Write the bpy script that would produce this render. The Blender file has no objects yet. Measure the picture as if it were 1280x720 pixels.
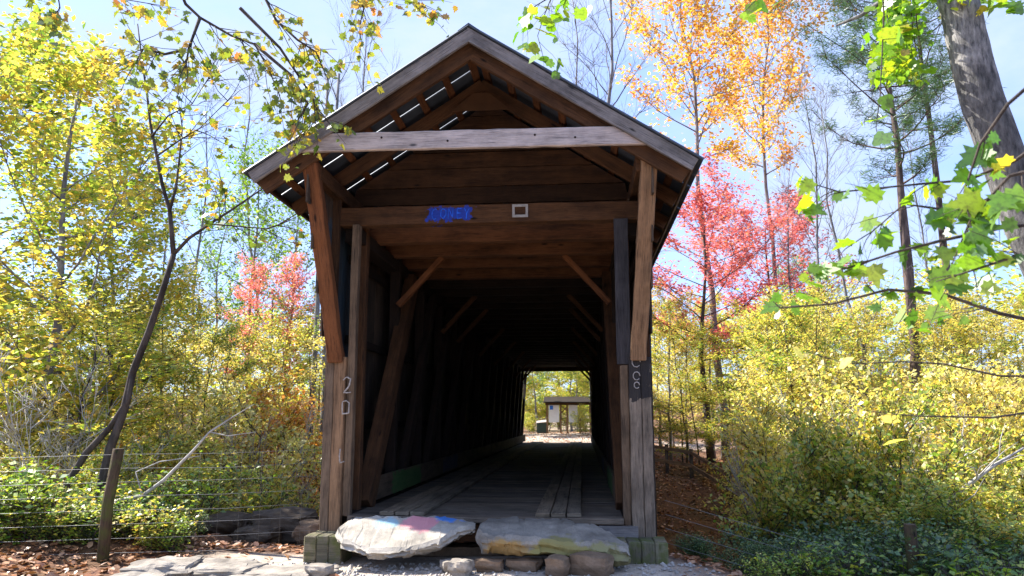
import bpy, math, random
import numpy as np
from mathutils import Vector, Matrix, noise
random.seed(7)
V = Vector
scene = bpy.context.scene
COL = scene.collection
# ------------------------------------------------------------------ camera
FPX = 950.0
CAM = V((1.28, -10.2, 1.25))
YAW = math.atan(86 / FPX); PITCH = math.atan(164 / FPX * math.cos(YAW))
FW = V((-math.sin(YAW) * math.cos(PITCH), math.cos(YAW) * math.cos(PITCH), math.sin(PITCH)))
RT = V((math.cos(YAW), math.sin(YAW), 0)); UP = RT.cross(FW)
def at(px, py, Y):
    """the point of the place seen at a photo pixel, on the vertical plane y = Y"""
    d = FW + RT * ((px - 640) / FPX) + UP * ((360 - py) / FPX)
    return CAM + d * ((Y - CAM.y) / d.y)
cd = bpy.data.cameras.new('camera'); cam = bpy.data.objects.new('camera', cd); COL.objects.link(cam)
cd.sensor_width = 36; cd.lens = 36 * FPX / 1280; cd.dof.use_dof = True; cd.dof.focus_distance = 11; cd.dof.aperture_fstop = 4.0; cd.clip_end = 3000; cd.clip_start = 0.05
cam.location = CAM
cam.rotation_euler = (math.pi / 2 + PITCH, 0, YAW)
scene.camera = cam
# ------------------------------------------------------------------ light
S = V((-0.70, 0.25, 0.74)).normalized()
EL = math.asin(S.z)
sd = bpy.data.lights.new('sun', 'SUN'); sd.energy = 5.0; sd.angle = math.radians(0.5); sd.color = (1, .95, .86)
so = bpy.data.objects.new('sun', sd); COL.objects.link(so); so.rotation_euler = S.to_track_quat('Z', 'Y').to_euler()
w = bpy.data.worlds.new('World'); scene.world = w; w.use_nodes = True
nt = w.node_tree; nt.nodes.clear()
out = nt.nodes.new('ShaderNodeOutputWorld'); bg = nt.nodes.new('ShaderNodeBackground')
sky = nt.nodes.new('ShaderNodeTexSky'); sky.sky_type = 'NISHITA'; sky.sun_disc = False
sky.sun_elevation = EL; sky.sun_rotation = math.atan2(S.x, S.y); sky.altitude = 300; sky.air_density = 1.0; sky.dust_density = .7; sky.ozone_density = 1.6
tc = nt.nodes.new('ShaderNodeTexCoord'); nz = nt.nodes.new('ShaderNodeTexNoise'); nz.inputs['Scale'].default_value = 2.2; nz.inputs['Detail'].default_value = 7; nz.inputs['Roughness'].default_value = .6
mp = nt.nodes.new('ShaderNodeMapping'); mp.inputs['Scale'].default_value = (1, 1, 2.2); mp.inputs['Location'].default_value = (.3, 1.2, .4)
cr = nt.nodes.new('ShaderNodeValToRGB'); cr.color_ramp.elements[0].position = .38; cr.color_ramp.elements[0].color = (.22, .22, .22, 1); cr.color_ramp.elements[1].position = .64
mx = nt.nodes.new('ShaderNodeMixRGB'); mx.inputs[2].default_value = (3.3, 3.3, 3.3, 1)
L = nt.links.new
L(tc.outputs['Generated'], mp.inputs[0]); L(mp.outputs[0], nz.inputs[0]); L(nz.outputs[0], cr.inputs[0]); L(cr.outputs[0], mx.inputs[0])
tn = nt.nodes.new('ShaderNodeMixRGB'); tn.blend_type = 'MULTIPLY'; tn.inputs[0].default_value = 1; tn.inputs[2].default_value = (.56, .68, .98, 1)
L(sky.outputs[0], mx.inputs[1]); L(mx.outputs[0], tn.inputs[1]); L(tn.outputs[0], bg.inputs[0]); L(bg.outputs[0], out.inputs[0]); bg.inputs[1].default_value = .15
vs = scene.view_settings; vs.view_transform = 'Standard'; vs.look = 'None'; vs.gamma = 1; vs.use_curve_mapping = False; vs.exposure = 1.5
# ------------------------------------------------------------------ materials
class NM:
    def __init__(s, name):
        s.m = bpy.data.materials.new(name); s.m.use_nodes = True; s.t = s.m.node_tree; s.t.nodes.clear()
        s.o = s.n('OutputMaterial')
    def n(s, t, **k):
        x = s.t.nodes.new('ShaderNode' + t)
        for a, b in k.items():
            if a in ('operation', 'blend_type', 'noise_dimensions', 'feature', 'vector_type', 'layer_name', 'attribute_name', 'uv_map'): setattr(x, a, b)
            else:
                i = int(a[1:]) if a[0] == '_' and a[1:].isdigit() else a.replace('_', ' ')
                x.inputs[i].default_value = b
        return x
    def l(s, a, b): s.t.links.new(a, b)
    def ramp(s, src, stops):
        r = s.n('ValToRGB'); e = r.color_ramp.elements
        while len(e) < len(stops): e.new(.5)
        for i, (p, c) in enumerate(stops):
            e[i].position = p; e[i].color = (*c, 1) if len(c) == 3 else c
        s.l(src, r.inputs[0]); return r.outputs[0]
    def mix(s, f, a, b, bt='MIX'):
        m = s.n('MixRGB', blend_type=bt)
        for i, v in enumerate((f, a, b)):
            if isinstance(v, (int, float)): m.inputs[i].default_value = v
            elif isinstance(v, tuple): m.inputs[i].default_value = (*v, 1)
            else: s.l(v, m.inputs[i])
        return m.outputs[0]
    def noise(s, vec, scale, detail=5, rough=.6, mapscale=None, loc=(0, 0, 0)):
        if mapscale:
            mm = s.n('Mapping'); mm.inputs['Scale'].default_value = mapscale; mm.inputs['Location'].default_value = loc; s.l(vec, mm.inputs[0]); vec = mm.outputs[0]
        n = s.n('TexNoise', Scale=scale, Detail=detail, Roughness=rough); s.l(vec, n.inputs['Vector']); return n.outputs[0]
    def math(s, op, a, b=0.):
        m = s.n('Math', operation=op)
        for i, v in enumerate((a, b)):
            if isinstance(v, (int, float)): m.inputs[i].default_value = v
            else: s.l(v, m.inputs[i])
        return m.outputs[0]
    def bsdf(s, col, rough=.8, bump=None, bs=.3, bd=.01, metal=0):
        b = s.n('BsdfPrincipled', Metallic=metal); b.inputs['Specular IOR Level'].default_value = .3
        if isinstance(col, tuple): b.inputs[0].default_value = (*col, 1)
        else: s.l(col, b.inputs[0])
        if isinstance(rough, float): b.inputs['Roughness'].default_value = rough
        else: s.l(rough, b.inputs['Roughness'])
        if bump is not None:
            u = s.n('Bump', Strength=bs, Distance=bd); s.l(bump, u.inputs['Height']); s.l(u.outputs[0], b.inputs['Normal'])
        s.l(b.outputs[0], s.o.inputs[0]); return b

def wood(name, dark, light, patches=(), moss=0.):
    """weathered board; grain follows the UV length. patches = painted marks ((x0,x1),(z0,z1),axis,colour)"""
    M = NM(name); uv = M.n('UVMap').outputs[0]; tc = M.n('TexCoord').outputs['Object']
    g = M.noise(uv, 6, 6, .65, (1.2, 22, 1)); g2 = M.noise(uv, 3, 4, .6, (.35, 3, 1)); st = M.noise(tc, 1.6, 5, .7)
    isl = M.n('NewGeometry').outputs['Random Per Island']
    c = M.ramp(g, [(.3, dark), (.72, light)])
    c = M.mix(M.ramp(g2, [(.42, (0, 0, 0)), (.62, (.75,) * 3)]), c, tuple(x * .45 for x in dark))
    c = M.mix(M.ramp(st, [(.35, (.55,) * 3), (.65, (0, 0, 0))]), c, tuple(x * 1.15 for x in light))
    c = M.mix(1., c, M.ramp(isl, [(0, (.62, .6, .6)), (.5, (1, .96, .92)), (1, (1.25, 1.12, 1.0))]), 'MULTIPLY')
    ck = M.noise(uv, 5, 3, .5, (.5, 30, 1), (3, 7, 0))
    c = M.mix(M.ramp(ck, [(.36, (.85,) * 3), (.41, (0, 0, 0))]), c, tuple(x * .3 for x in dark))
    # knots
    vo = M.n('TexVoronoi', Scale=1.0); mm = M.n('Mapping'); mm.inputs['Scale'].default_value = (1.6, 5, 1); M.l(uv, mm.inputs[0]); M.l(mm.outputs[0], vo.inputs['Vector'])
    c = M.mix(M.ramp(vo.outputs['Distance'], [(.045, (1, 1, 1)), (.11, (0, 0, 0))]), c, tuple(x * .3 for x in dark))
    if moss:
        mn = M.noise(tc, 4, 5, .7)
        c = M.mix(M.ramp(mn, [(.44, (0, 0, 0)), (.6, (.75,) * 3)]), c, (.09, .11, .02))
    sx = M.n('SeparateXYZ'); M.l(tc, sx.inputs[0])
    for (a0, a1, b0, b1, ax, colr, strength) in patches:
        A = sx.outputs[0 if ax == 'x' else 1]; Z = sx.outputs[2]; wob = M.math('MULTIPLY', M.math('SUBTRACT', M.noise(tc, 9, 4, .7), .5), .4)
        def inr(v, lo, hi):
            v2 = M.math('ADD', v, wob)
            d = M.math('ABSOLUTE', M.math('SUBTRACT', v2, (lo + hi) / 2))
            return M.math('LESS_THAN', d, (hi - lo) / 2)
        k = M.math('MULTIPLY', M.math('MULTIPLY', inr(A, a0, a1), inr(Z, b0, b1)), M.math('ADD', M.math('MULTIPLY', g, .5), strength - .25))
        c = M.mix(k, c, colr)
    rel = M.math('ADD', g, M.math('MULTIPLY', g2, .4))
    M.bsdf(c, .85, M.math('ADD', rel, M.math('MULTIPLY', ck, .8)), .8, .014); return M.m

W_brown = wood('brown_wood', (.024, .0105, .0048), (.105, .051, .022))
W_beam = wood('warm_brown_wood', (.04, .017, .008), (.15, .067, .029))
W_in = wood('shade_dark_wood', (.007, .0045, .0035), (.026, .016, .011))  # wood with the bridge interior's shade put into its base colour
W_red = wood('reddish_wood', (.055, .02, .008), (.19, .075, .028))
W_grey = wood('grey_weathered_wood', (.09, .09, .095), (.26, .255, .265))
W_gp = wood('warm_grey_wood', (.085, .072, .058), (.28, .235, .19), [(1.85, 2.2, 1.5, 2.3, 'x', (.025, .022, .022), .95)])
W_pale = wood('pale_weathered_wood', (.24, .225, .235), (.55, .51, .52))
W_post = wood('grey_brown_wood', (.06, .043, .03), (.2, .145, .1))
W_tan = wood('tan_wood', (.1, .06, .035), (.3, .19, .11))
W_deck = wood('deck_wood', (.075, .062, .05), (.2, .17, .14))
W_runner = wood('runner_wood', (.11, .09, .065), (.28, .235, .18))
W_tar = wood('dark_stained_wood', (.02, .021, .026), (.06, .06, .07))
W_moss = wood('mossy_wood', (.08, .075, .05), (.26, .24, .17), moss=.6)
W_dpost = wood('dark_post_wood', (.03, .02, .012), (.12, .085, .05), moss=.5)
W_graf = wood('painted_beam_wood', (.024, .0105, .0048), (.105, .051, .022), [(-.84, -.22, 4.0, 4.17, 'x', (.0, .06, .5), .7)])
W_curb = wood('painted_curb_wood', (.04, .03, .02), (.12, .09, .065), [(2.0, 4.2, .05, .4, 'y', (.02, .16, .03), .5), (6.5, 8.5, .1, .4, 'y', (.02, .06, .16), .4)])
W_side = wood('siding_wood', (.03, .024, .02), (.1, .075, .055), [(-.2, 1.2, 2.0, 4.0, 'y', (.02, .08, .13), .5)])

def simple(name, col, rough=.8, metal=0, var=.25, sc=6, bs=.3):
    M = NM(name); tc = M.n('TexCoord').outputs['Object']; n = M.noise(tc, sc, 6, .65)
    c = M.ramp(n, [(.3, tuple(x * (1 - var) for x in col)), (.7, tuple(min(1, x * (1 + var)) for x in col))])
    M.bsdf(c, rough, n, bs, .01, metal); return M.m
M_metal = simple('roof_metal', (.06, .075, .1), .55, .3, .35, 3)
M_wire = simple('fence_wire', (.2, .2, .2), .5, .6)
M_white = simple('white_paint', (.72, .72, .72), .6, 0, .08)
M_blue = simple('blue_paint', (.03, .16, .6), .6)
M_lblue = simple('bright_blue_paint', (.02, .12, .75), .6, 0, .5, 20)
M_chalk = simple('chalk_white', (.34, .3, .27), .9, 0, .4, 30)
M_bolt = simple('rusty_iron', (.03, .018, .012), .7, .4)
M_dbox = simple('green_box_paint', (.03, .05, .04), .7)
def rock_mat(name, a, b, stains=()):
    M = NM(name); tc = M.n('TexCoord').outputs['Object']; n = M.noise(tc, 3, 9, .7); n2 = M.noise(tc, 1.2, 5, .6, (1, 1, 5))
    c = M.ramp(n, [(.3, a), (.68, b)]); c = M.mix(M.ramp(n2, [(.45, (0, 0, 0)), (.6, (.55,) * 3)]), c, tuple(x * .55 for x in a))
    sp = M.noise(tc, 60, 3, .7); c = M.mix(M.ramp(sp, [(.35, (.3,) * 3), (.5, (0, 0, 0))]), c, tuple(x * .5 for x in a))
    for (p, r, colr, k) in stains:
        d = M.n('VectorMath', operation='DISTANCE'); d.inputs[1].default_value = p
        mm = M.n('VectorMath', operation='MULTIPLY'); mm.inputs[1].default_value = (1, 1, 1.6); M.l(tc, mm.inputs[0]); M.l(mm.outputs[0], d.inputs[0])
        dd = M.math('ADD', d.outputs['Value'], M.math('MULTIPLY', M.math('SUBTRACT', n, .5), r * 1.6))
        c = M.mix(M.ramp(M.math('DIVIDE', dd, r), [(.72, (k,) * 3), (.9, (0, 0, 0))]), c, colr)
    M.bsdf(c, .9, M.math('ADD', n, M.math('MULTIPLY', n2, .8)), .7, .03); return M.m
M_rock = rock_mat('grey_rock', (.17, .145, .12), (.42, .37, .31))
M_rockb = rock_mat('brown_rock', (.13, .085, .05), (.3, .2, .13))
M_rockd = rock_mat('dark_rock', (.05, .036, .025), (.14, .105, .075))
M_slabL = rock_mat('chalked_slab', (.27, .24, .2), (.52, .47, .4), [((-1.18, -.42, -.16), .24, (.28, .52, .62), .7), ((-.74, -.46, -.16), .3, (.62, .24, .27), .85), ((-.46, -.3, -.05), .2, (.04, .2, .6), .9), ((-.25, -.35, -.12), .13, (.04, .2, .6), .8), ((-1.45, -.4, -.2), .15, (.5, .4, .55), .5)])
M_slabR = rock_mat('ochre_slab', (.16, .14, .115), (.36, .32, .27), [((.4, -1.0, -.5), .35, (.32, .2, .06), .8), ((1.0, -1.05, -.5), .45, (.26, .22, .06), .8), ((1.5, -1.0, -.6), .4, (.25, .23, .08), .7)])

def leaf_mat(name, cols, trans=.55, dark=None):
    M = NM(name); r = M.n('NewGeometry').outputs['Random Per Island']
    oi = M.n('ObjectInfo').outputs['Random']
    r2 = M.math('ADD', M.math('MULTIPLY', r, .86), M.math('MULTIPLY', oi, .14))
    tc = M.n('TexCoord').outputs['Object']; big = M.noise(tc, .9, 2, .5)
    r3 = M.math('ADD', M.math('MULTIPLY', r2, .7), M.math('MULTIPLY', M.math('SUBTRACT', big, .28), .62))
    fine = M.noise(tc, 55, 3, .6)
    n = len(cols); c = M.ramp(r3, [(.08 + .84 * i / (n - 1), q) for i, q in enumerate(cols)])
    c = M.mix(1., c, M.ramp(fine, [(.3, (.55, .5, .45)), (.5, (1, 1, 1)), (.7, (1.15, 1.12, 1.0))]), 'MULTIPLY')
    d = M.n('BsdfDiffuse'); t = M.n('BsdfTranslucent'); g = M.n('BsdfGlossy', Roughness=.45); g.inputs[0].default_value = (1, 1, 1, 1)
    M.l(c, d.inputs[0]); M.l(M.mix(1., c, (1.25, 1.2, .75), 'MULTIPLY'), t.inputs[0])
    m1 = M.n('MixShader'); m1.inputs[0].default_value = trans; M.l(d.outputs[0], m1.inputs[1]); M.l(t.outputs[0], m1.inputs[2])
    m2 = M.n('MixShader'); m2.inputs[0].default_value = .06; M.l(m1.outputs[0], m2.inputs[1]); M.l(g.outputs[0], m2.inputs[2])
    M.l(m2.outputs[0], M.o.inputs[0]); return M.m
L_yg = leaf_mat('yellow_green_leaves', [(.1, .2, .03), (.22, .36, .05), (.42, .5, .08), (.68, .64, .14), (.72, .52, .1), (.5, .3, .07)])
L_yel = leaf_mat('yellow_leaves', [(.2, .3, .05), (.45, .5, .1), (.72, .66, .16), (.82, .74, .3), (.75, .55, .14), (.5, .33, .1)])
L_or = leaf_mat('orange_leaves', [(.42, .42, .08), (.75, .56, .1), (.8, .5, .1), (.8, .36, .09), (.65, .2, .09)])
L_red = leaf_mat('red_leaves', [(.7, .36, .2), (.75, .22, .2), (.78, .24, .32), (.6, .1, .16), (.8, .42, .48)])
L_gr = leaf_mat('green_leaves', [(.05, .13, .015), (.12, .26, .03), (.22, .4, .03), (.4, .5, .05)])
L_bright = leaf_mat('bright_green_leaves', [(.04, .11, .01), (.1, .25, .012), (.2, .4, .015), (.34, .5, .02), (.6, .38, .05)], .6)
L_herb = leaf_mat('herb_leaves', [(.06, .16, .02), (.14, .3, .03), (.28, .44, .04), (.5, .56, .08), (.6, .5, .1)], .5)
L_dk = leaf_mat('dark_green_leaves', [(.035, .08, .04), (.06, .14, .06), (.1, .21, .06), (.22, .29, .07), (.38, .38, .1)], .35)
L_pine = leaf_mat('pine_needles', [(.03, .08, .03), (.06, .15, .04), (.15, .25, .05)], .25)
L_lit = leaf_mat('fallen_leaves', [(.16, .07, .03), (.3, .12, .05), (.42, .2, .1), (.5, .3, .18), (.3, .1, .05)], .1)
L_oak = leaf_mat('mottled_leaves', [(.05, .1, .02), (.12, .2, .025), (.25, .32, .03), (.45, .42, .05), (.55, .3, .05), (.55, .14, .05)], .45)
def bark(name, a, b, sc=1.):
    M = NM(name); tc = M.n('TexCoord').outputs['Object']; n = M.noise(tc, 9 * sc, 7, .7, (1, 1, .28)); n2 = M.noise(tc, 1.5, 4)
    c = M.ramp(n, [(.35, a), (.65, b)]); c = M.mix(M.ramp(n2, [(.5, (0, 0, 0)), (.65, (.6,) * 3)]), c, tuple(x * .6 for x in a))
    M.bsdf(c, .9, n, .9, .03); return M.m
B_dark = bark('dark_bark', (.035, .026, .02), (.11, .085, .07))
B_grey = bark('grey_bark', (.11, .1, .1), (.32, .3, .3))
B_pine = bark('pine_bark', (.06, .04, .035), (.17, .12, .1))
B_big = bark('furrowed_grey_bark', (.05, .05, .05), (.36, .34, .32), 2.6)
B_white = bark('bleached_wood', (.3, .28, .25), (.6, .56, .5))
# ------------------------------------------------------------------ mesh helpers
class MB:
    def __init__(s): s.v = []; s.f = []; s.uv = []; s.sm = []
    def beam(s, p0, p1, w, h, up=(0, 0, 1), seg=1, jit=0., taper=1.):
        p0 = V(p0); p1 = V(p1); d = (p1 - p0); Ln = d.length; d.normalize()
        side = d.cross(V(up))
        if side.length < 1e-4: side = d.cross(V((0, 1, 0)))
        side.normalize(); u = side.cross(d)
        b = len(s.v); off = random.random() * 40; offv = random.random() * 40
        for i in range(seg + 1):
            t = i / seg; ww = w * (1 + (taper - 1) * t); c = p0 + d * (Ln * t)
            for a, e in ((-1, -1), (1, -1), (1, 1), (-1, 1)):
                j = V([random.uniform(-jit, jit) for _ in range(3)])
                s.v.append(c + side * (a * ww / 2) + u * (e * h / 2) + j)
        for i in range(seg):
            for k in range(4):
                k2 = (k + 1) % 4; q = b + i * 4
                s.f.append((q + k, q + k2, q + 4 + k2, q + 4 + k))
                wd = w if k % 2 == 0 else h; v0 = offv + k * .31
                s.uv += [(off + Ln * i / seg, v0), (off + Ln * i / seg, v0 + wd), (off + Ln * (i + 1) / seg, v0 + wd), (off + Ln * (i + 1) / seg, v0)]
                s.sm.append(False)
        for q, o in ((b, (3, 2, 1, 0)), (b + seg * 4, (0, 1, 2, 3))):
            s.f.append(tuple(q + x for x in o)); s.uv += [(off, offv), (off + .05, offv), (off + .05, offv + h), (off, offv + h)]; s.sm.append(False)
        return s
    def box(s, c, d, seg=1, jit=0.):
        """box with grain along its longest side"""
        c = V(c); i = max(range(3), key=lambda k: d[k]); e = V((0, 0, 0)); e[i] = d[i] / 2
        if i == 2: return s.beam(c - e, c + e, d[0], d[1], (0, 1, 0), seg, jit)
        return s.beam(c - e, c + e, d[1 - i], d[2], (0, 0, 1), seg, jit)
    def tube(s, pts, rad, n=6, smooth=True):
        b = len(s.v); m = len(pts)
        pts = [V(p) for p in pts]; prev = None; lens = [0.]
        for a_, b_ in zip(pts, pts[1:]): lens.append(lens[-1] + (b_ - a_).length)
        for i, p in enumerate(pts):
            d = (pts[min(i + 1, m - 1)] - pts[max(i - 1, 0)])
            if d.length < 1e-6: d = V((0, 0, 1))
            d.normalize()
            if prev is None: prev = d.cross(V((.3, 1, .1))).normalized()
            a = (prev - d * prev.dot(d)).normalized(); prev = a; c = d.cross(a)
            for k in range(n):
                t = 2 * math.pi * k / n
                s.v.append(p + (a * math.cos(t) + c * math.sin(t)) * rad[i])
        for i in range(m - 1):
            for k in range(n):
                k2 = (k + 1) % n
                s.f.append((b + i * n + k, b + i * n + k2, b + (i + 1) * n + k2, b + (i + 1) * n + k)); uu = 6.28 * rad[0] / n; s.uv += [(lens[i], k * uu), (lens[i], k * uu + uu), (lens[i + 1], k * uu + uu), (lens[i + 1], k * uu)]; s.sm.append(smooth)
        s.f.append(tuple(b + k for k in reversed(range(n)))); s.uv += [(0, 0)] * n; s.sm.append(False)
        s.f.append(tuple(b + (m - 1) * n + k for k in range(n))); s.uv += [(0, 0)] * n; s.sm.append(False)
        return s
    def poly(s, vs, fs, smooth=False):
        b = len(s.v); s.v += [V(v) for v in vs]
        for f in fs: s.f.append(tuple(b + i for i in f)); s.uv += [(0, 0)] * len(f); s.sm.append(smooth)
        return s
    def mesh(s, name, mat):
        me = bpy.data.meshes.new(name); me.from_pydata(s.v, [], s.f)
        uvl = me.uv_layers.new(name='UVMap'); uvl.data.foreach_set('uv', np.array(s.uv, dtype=np.float32).ravel())
        me.polygons.foreach_set('use_smooth', s.sm); me.materials.append(mat); me.update(); return me
    def build(s, name, mat, parent=None, bevel=0.):
        o = bpy.data.objects.new(name, s.mesh(name, mat)); COL.objects.link(o)
        if parent: o.parent = parent; o.matrix_parent_inverse = Matrix.Translation(-parent.location) if False else Matrix()
        if bevel:
            b = o.modifiers.new('b', 'BEVEL'); b.width = bevel; b.segments = 1; b.limit_method = 'ANGLE'
        return o
def tag(o, label, cat, group=None):
    o['label'] = label; o['category'] = cat
    if group: o['group'] = group
    return o
def thing(name, label, cat, loc=(0, 0, 0), group=None):
    o = bpy.data.objects.new(name, None); COL.objects.link(o); o.location = loc; o.empty_display_size = .2
    return tag(o, label, cat, group)
def copy_tree(o, parent=None):
    c = o.copy(); COL.objects.link(c)
    if parent: c.parent = parent
    for ch in list(o.children): copy_tree(ch, c)
    return c
def text_mesh(name, txt, size, mat, loc, parent, rot=(math.pi / 2, 0, 0), ext=.002):
    cu = bpy.data.curves.new(name, 'FONT'); cu.body = txt; cu.size = size; cu.extrude = ext; cu.align_x = 'CENTER'; cu.align_y = 'CENTER'; cu.resolution_u = 4
    t = bpy.data.objects.new('tmp', cu); COL.objects.link(t); bpy.context.view_layer.update()
    me = bpy.data.meshes.new_from_object(t.evaluated_get(bpy.context.evaluated_depsgraph_get())); bpy.data.objects.remove(t)
    me.materials.clear(); me.materials.append(mat)
    o = bpy.data.objects.new(name, me); COL.objects.link(o); o.parent = parent; o.location = loc; o.rotation_euler = rot; return o
# ------------------------------------------------------------------ terrain
def ss(a, b, x):
    t = min(1, max(0, (x - a) / (b - a))); return t * t * (3 - 2 * t)
def ground_z(x, y):
    n = noise.noise(V((x * .25, y * .25, 0))) * .5 + noise.noise(V((x * .9, y * .9, 3))) * .12
    near = -.5 - .75 * ss(2.4, 5.0, x) * ss(-7, -1, y) - .25 * ss(-5.5, -9, x)
    far = -.75 + .6 * ss(24, 31, y) * (1 - ss(3, 9, abs(x))) + .35 * ss(33, 46, y) + 3.5 * ss(60, 110, y)
    a = ss(-.1, 5.5, y); c = ss(13, 21.5, y)
    if x < -2: a = ss(.3, 7.5, y)
    z = near * (1 - a) + -3.9 * a
    z = z * (1 - c) + far * c
    z += 4.5 * ss(8, 30, x) * ss(4, 26, y) + 1.8 * ss(-12, -40, x) * ss(4, 30, y)
    rough = ss(0, 3, y) if abs(x) < 4 else 1.
    if abs(x) < 4 and y > 28: rough = .1
    rough = max(rough, .12)
    return z + n * rough
def path_w(x, y):
    w = noise.noise(V((x * .6, y * .6, 9))) * .9
    a = (1 - ss(-.2, .25, y + w * .2)) * ss(-4.3, -3.1, x + w * .6) * (1 - ss(2.4, 3.4, x + w))
    b = ss(28, 31, y) * (1 - ss(2.6, 3.8, abs(x) + w)) + ss(34, 38, y) * (1 - ss(44, 48, y + w)) * (1 - ss(8, 12, abs(x)))
    return min(1, a + b * .55)
def make_ground():
    def axis(lo, hi, fine):
        out = [lo]; x = lo
        while x < hi:
            d = min(abs(x - f) for f in fine); x += .16 + max(0, d - 5) * .1; out.append(min(x, hi))
        return out
    xs = axis(-700, 700, [-4, 0, 4]); ys = axis(-60, 900, [-3, 0, 3])
    xs = sorted(set(xs)); nx = len(xs); vs = []; att = []
    for y in ys:
        for x in xs: vs.append((x, y, ground_z(x, y))); att.append(path_w(x, y))
    fs = [(j * nx + i, j * nx + i + 1, (j + 1) * nx + i + 1, (j + 1) * nx + i) for j in range(len(ys) - 1) for i in range(nx - 1)]
    me = bpy.data.meshes.new('ground'); me.from_pydata(vs, [], fs)
    a = me.attributes.new('path', 'FLOAT', 'POINT'); a.data.foreach_set('value', att)
    me.polygons.foreach_set('use_smooth', [True] * len(fs))
    M = NM('ground_soil'); tc = M.n('TexCoord').outputs['Object']
    n = M.noise(tc, 5, 8, .7); n2 = M.noise(tc, .7, 4, .6); n3 = M.noise(tc, 45, 4, .7)
    sand = M.ramp(M.math('ADD', M.math('MULTIPLY', n, .6), M.math('MULTIPLY', n3, .4)), [(.34, (.22, .17, .125)), (.5, (.45, .38, .31)), (.66, (.6, .53, .45))])
    lit = M.ramp(M.math('ADD', M.math('MULTIPLY', n, .5), M.math('MULTIPLY', n3, .5)), [(.35, (.04, .02, .012)), (.5, (.13, .06, .03)), (.65, (.26, .13, .07))])
    lit = M.mix(M.ramp(n2, [(.5, (0, 0, 0)), (.7, (.5,) * 3)]), lit, (.05, .06, .02))
    at_ = M.n('Attribute', attribute_name='path').outputs['Fac']
    M.bsdf(M.mix(at_, lit, sand), .95, M.math('ADD', n, M.math('MULTIPLY', n3, .5)), .7, .03)
    me.materials.append(M.m); o = bpy.data.objects.new('ground', me); COL.objects.link(o); o['kind'] = 'structure'
make_ground()
M = NM('creek_water'); b = M.bsdf((.03, .035, .025), .08, M.noise(M.n('TexCoord').outputs['Object'], 4, 3), .25, .02); b.inputs['Specular IOR Level'].default_value = .5
cw = MB().poly([(-80, 7, -3.72), (80, 7, -3.72), (80, 15, -3.72), (-80, 15, -3.72)], [(0, 1, 2, 3)]).build('creek_water', M.m); cw['kind'] = 'structure'
# ------------------------------------------------------------------ leaves (numpy)
RHOMB = np.array([(-.5, 0, 0), (0, -.3, .07), (.5, 0, -.04), (.02, .3, .07)])
OVAL = np.array([(-.5, 0, 0), (-.2, -.27, .04), (.2, -.24, .04), (.55, 0, -.08), (.2, .24, .04), (-.2, .27, .04)])
def maple():
    half = [(-.5, .0), (-.4, .14), (-.42, .36), (-.22, .3), (-.05, .52), (.02, .27), (.2, .32), (.2, .14), (.34, .12), (.58, 0)]
    pts = half + [(x, -y) for x, y in reversed(half[1:-1])]
    return np.array([(x, y, .12 * abs(y) - .15 * x * x) for x, y in pts])
MAPLE = maple()
def tulip():
    half = [(-.45, .0), (-.46, .22), (-.3, .44), (-.08, .42), (.02, .3), (.2, .34), (.42, .26), (.34, .1), (.6, .0)]
    pts = half + [(x, -y) for x, y in reversed(half[1:-1])]
    return np.array([(x, y, .15 * abs(y) - .2 * x * x) for x, y in pts])
TULIP = tulip()
NEEDLE = np.array([(-.5, 0, 0), (0, -.035, 0), (.5, 0, 0), (0, .035, 0)])
def leaf_mesh(name, pts, size, mat, shape=RHOMB, flat=.5, rs=None, svar=.5, hang=0.):
    rs = rs or np.random.RandomState(len(pts)); P = np.asarray(pts); N = len(P); K = len(shape)
    th = rs.uniform(0, 2 * np.pi, N); nrm = rs.normal(size=(N, 3)); nrm[:, 2] = np.abs(nrm[:, 2]) + flat * 2.5
    nrm /= np.linalg.norm(nrm, axis=1)[:, None]
    a = np.stack([np.cos(th), np.sin(th), -hang * np.ones(N)], 1); a -= nrm * (a * nrm).sum(1)[:, None]; a /= np.linalg.norm(a, axis=1)[:, None]
    b = np.cross(nrm, a); sz = size * rs.uniform(1 - svar, 1 + svar, N)
    vv = P[:, None, :] + sz[:, None, None] * (a[:, None] * shape[None, :, 0:1] + b[:, None] * shape[None, :, 1:2] + nrm[:, None] * shape[None, :, 2:3])
    me = bpy.data.meshes.new(name); me.vertices.add(N * K); me.vertices.foreach_set('co', vv.astype(np.float32).ravel())
    me.loops.add(N * K); me.loops.foreach_set('vertex_index', np.arange(N * K, dtype=np.int32))
    me.polygons.add(N); me.polygons.foreach_set('loop_start', np.arange(0, N * K, K, dtype=np.int32)); me.polygons.foreach_set('loop_total', np.full(N, K, dtype=np.int32))
    me.materials.append(mat); me.update(calc_edges=True); me.validate(); return me
def link(name, me, parent):
    o = bpy.data.objects.new(name, me); COL.objects.link(o); o.parent = parent; return o
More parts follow.
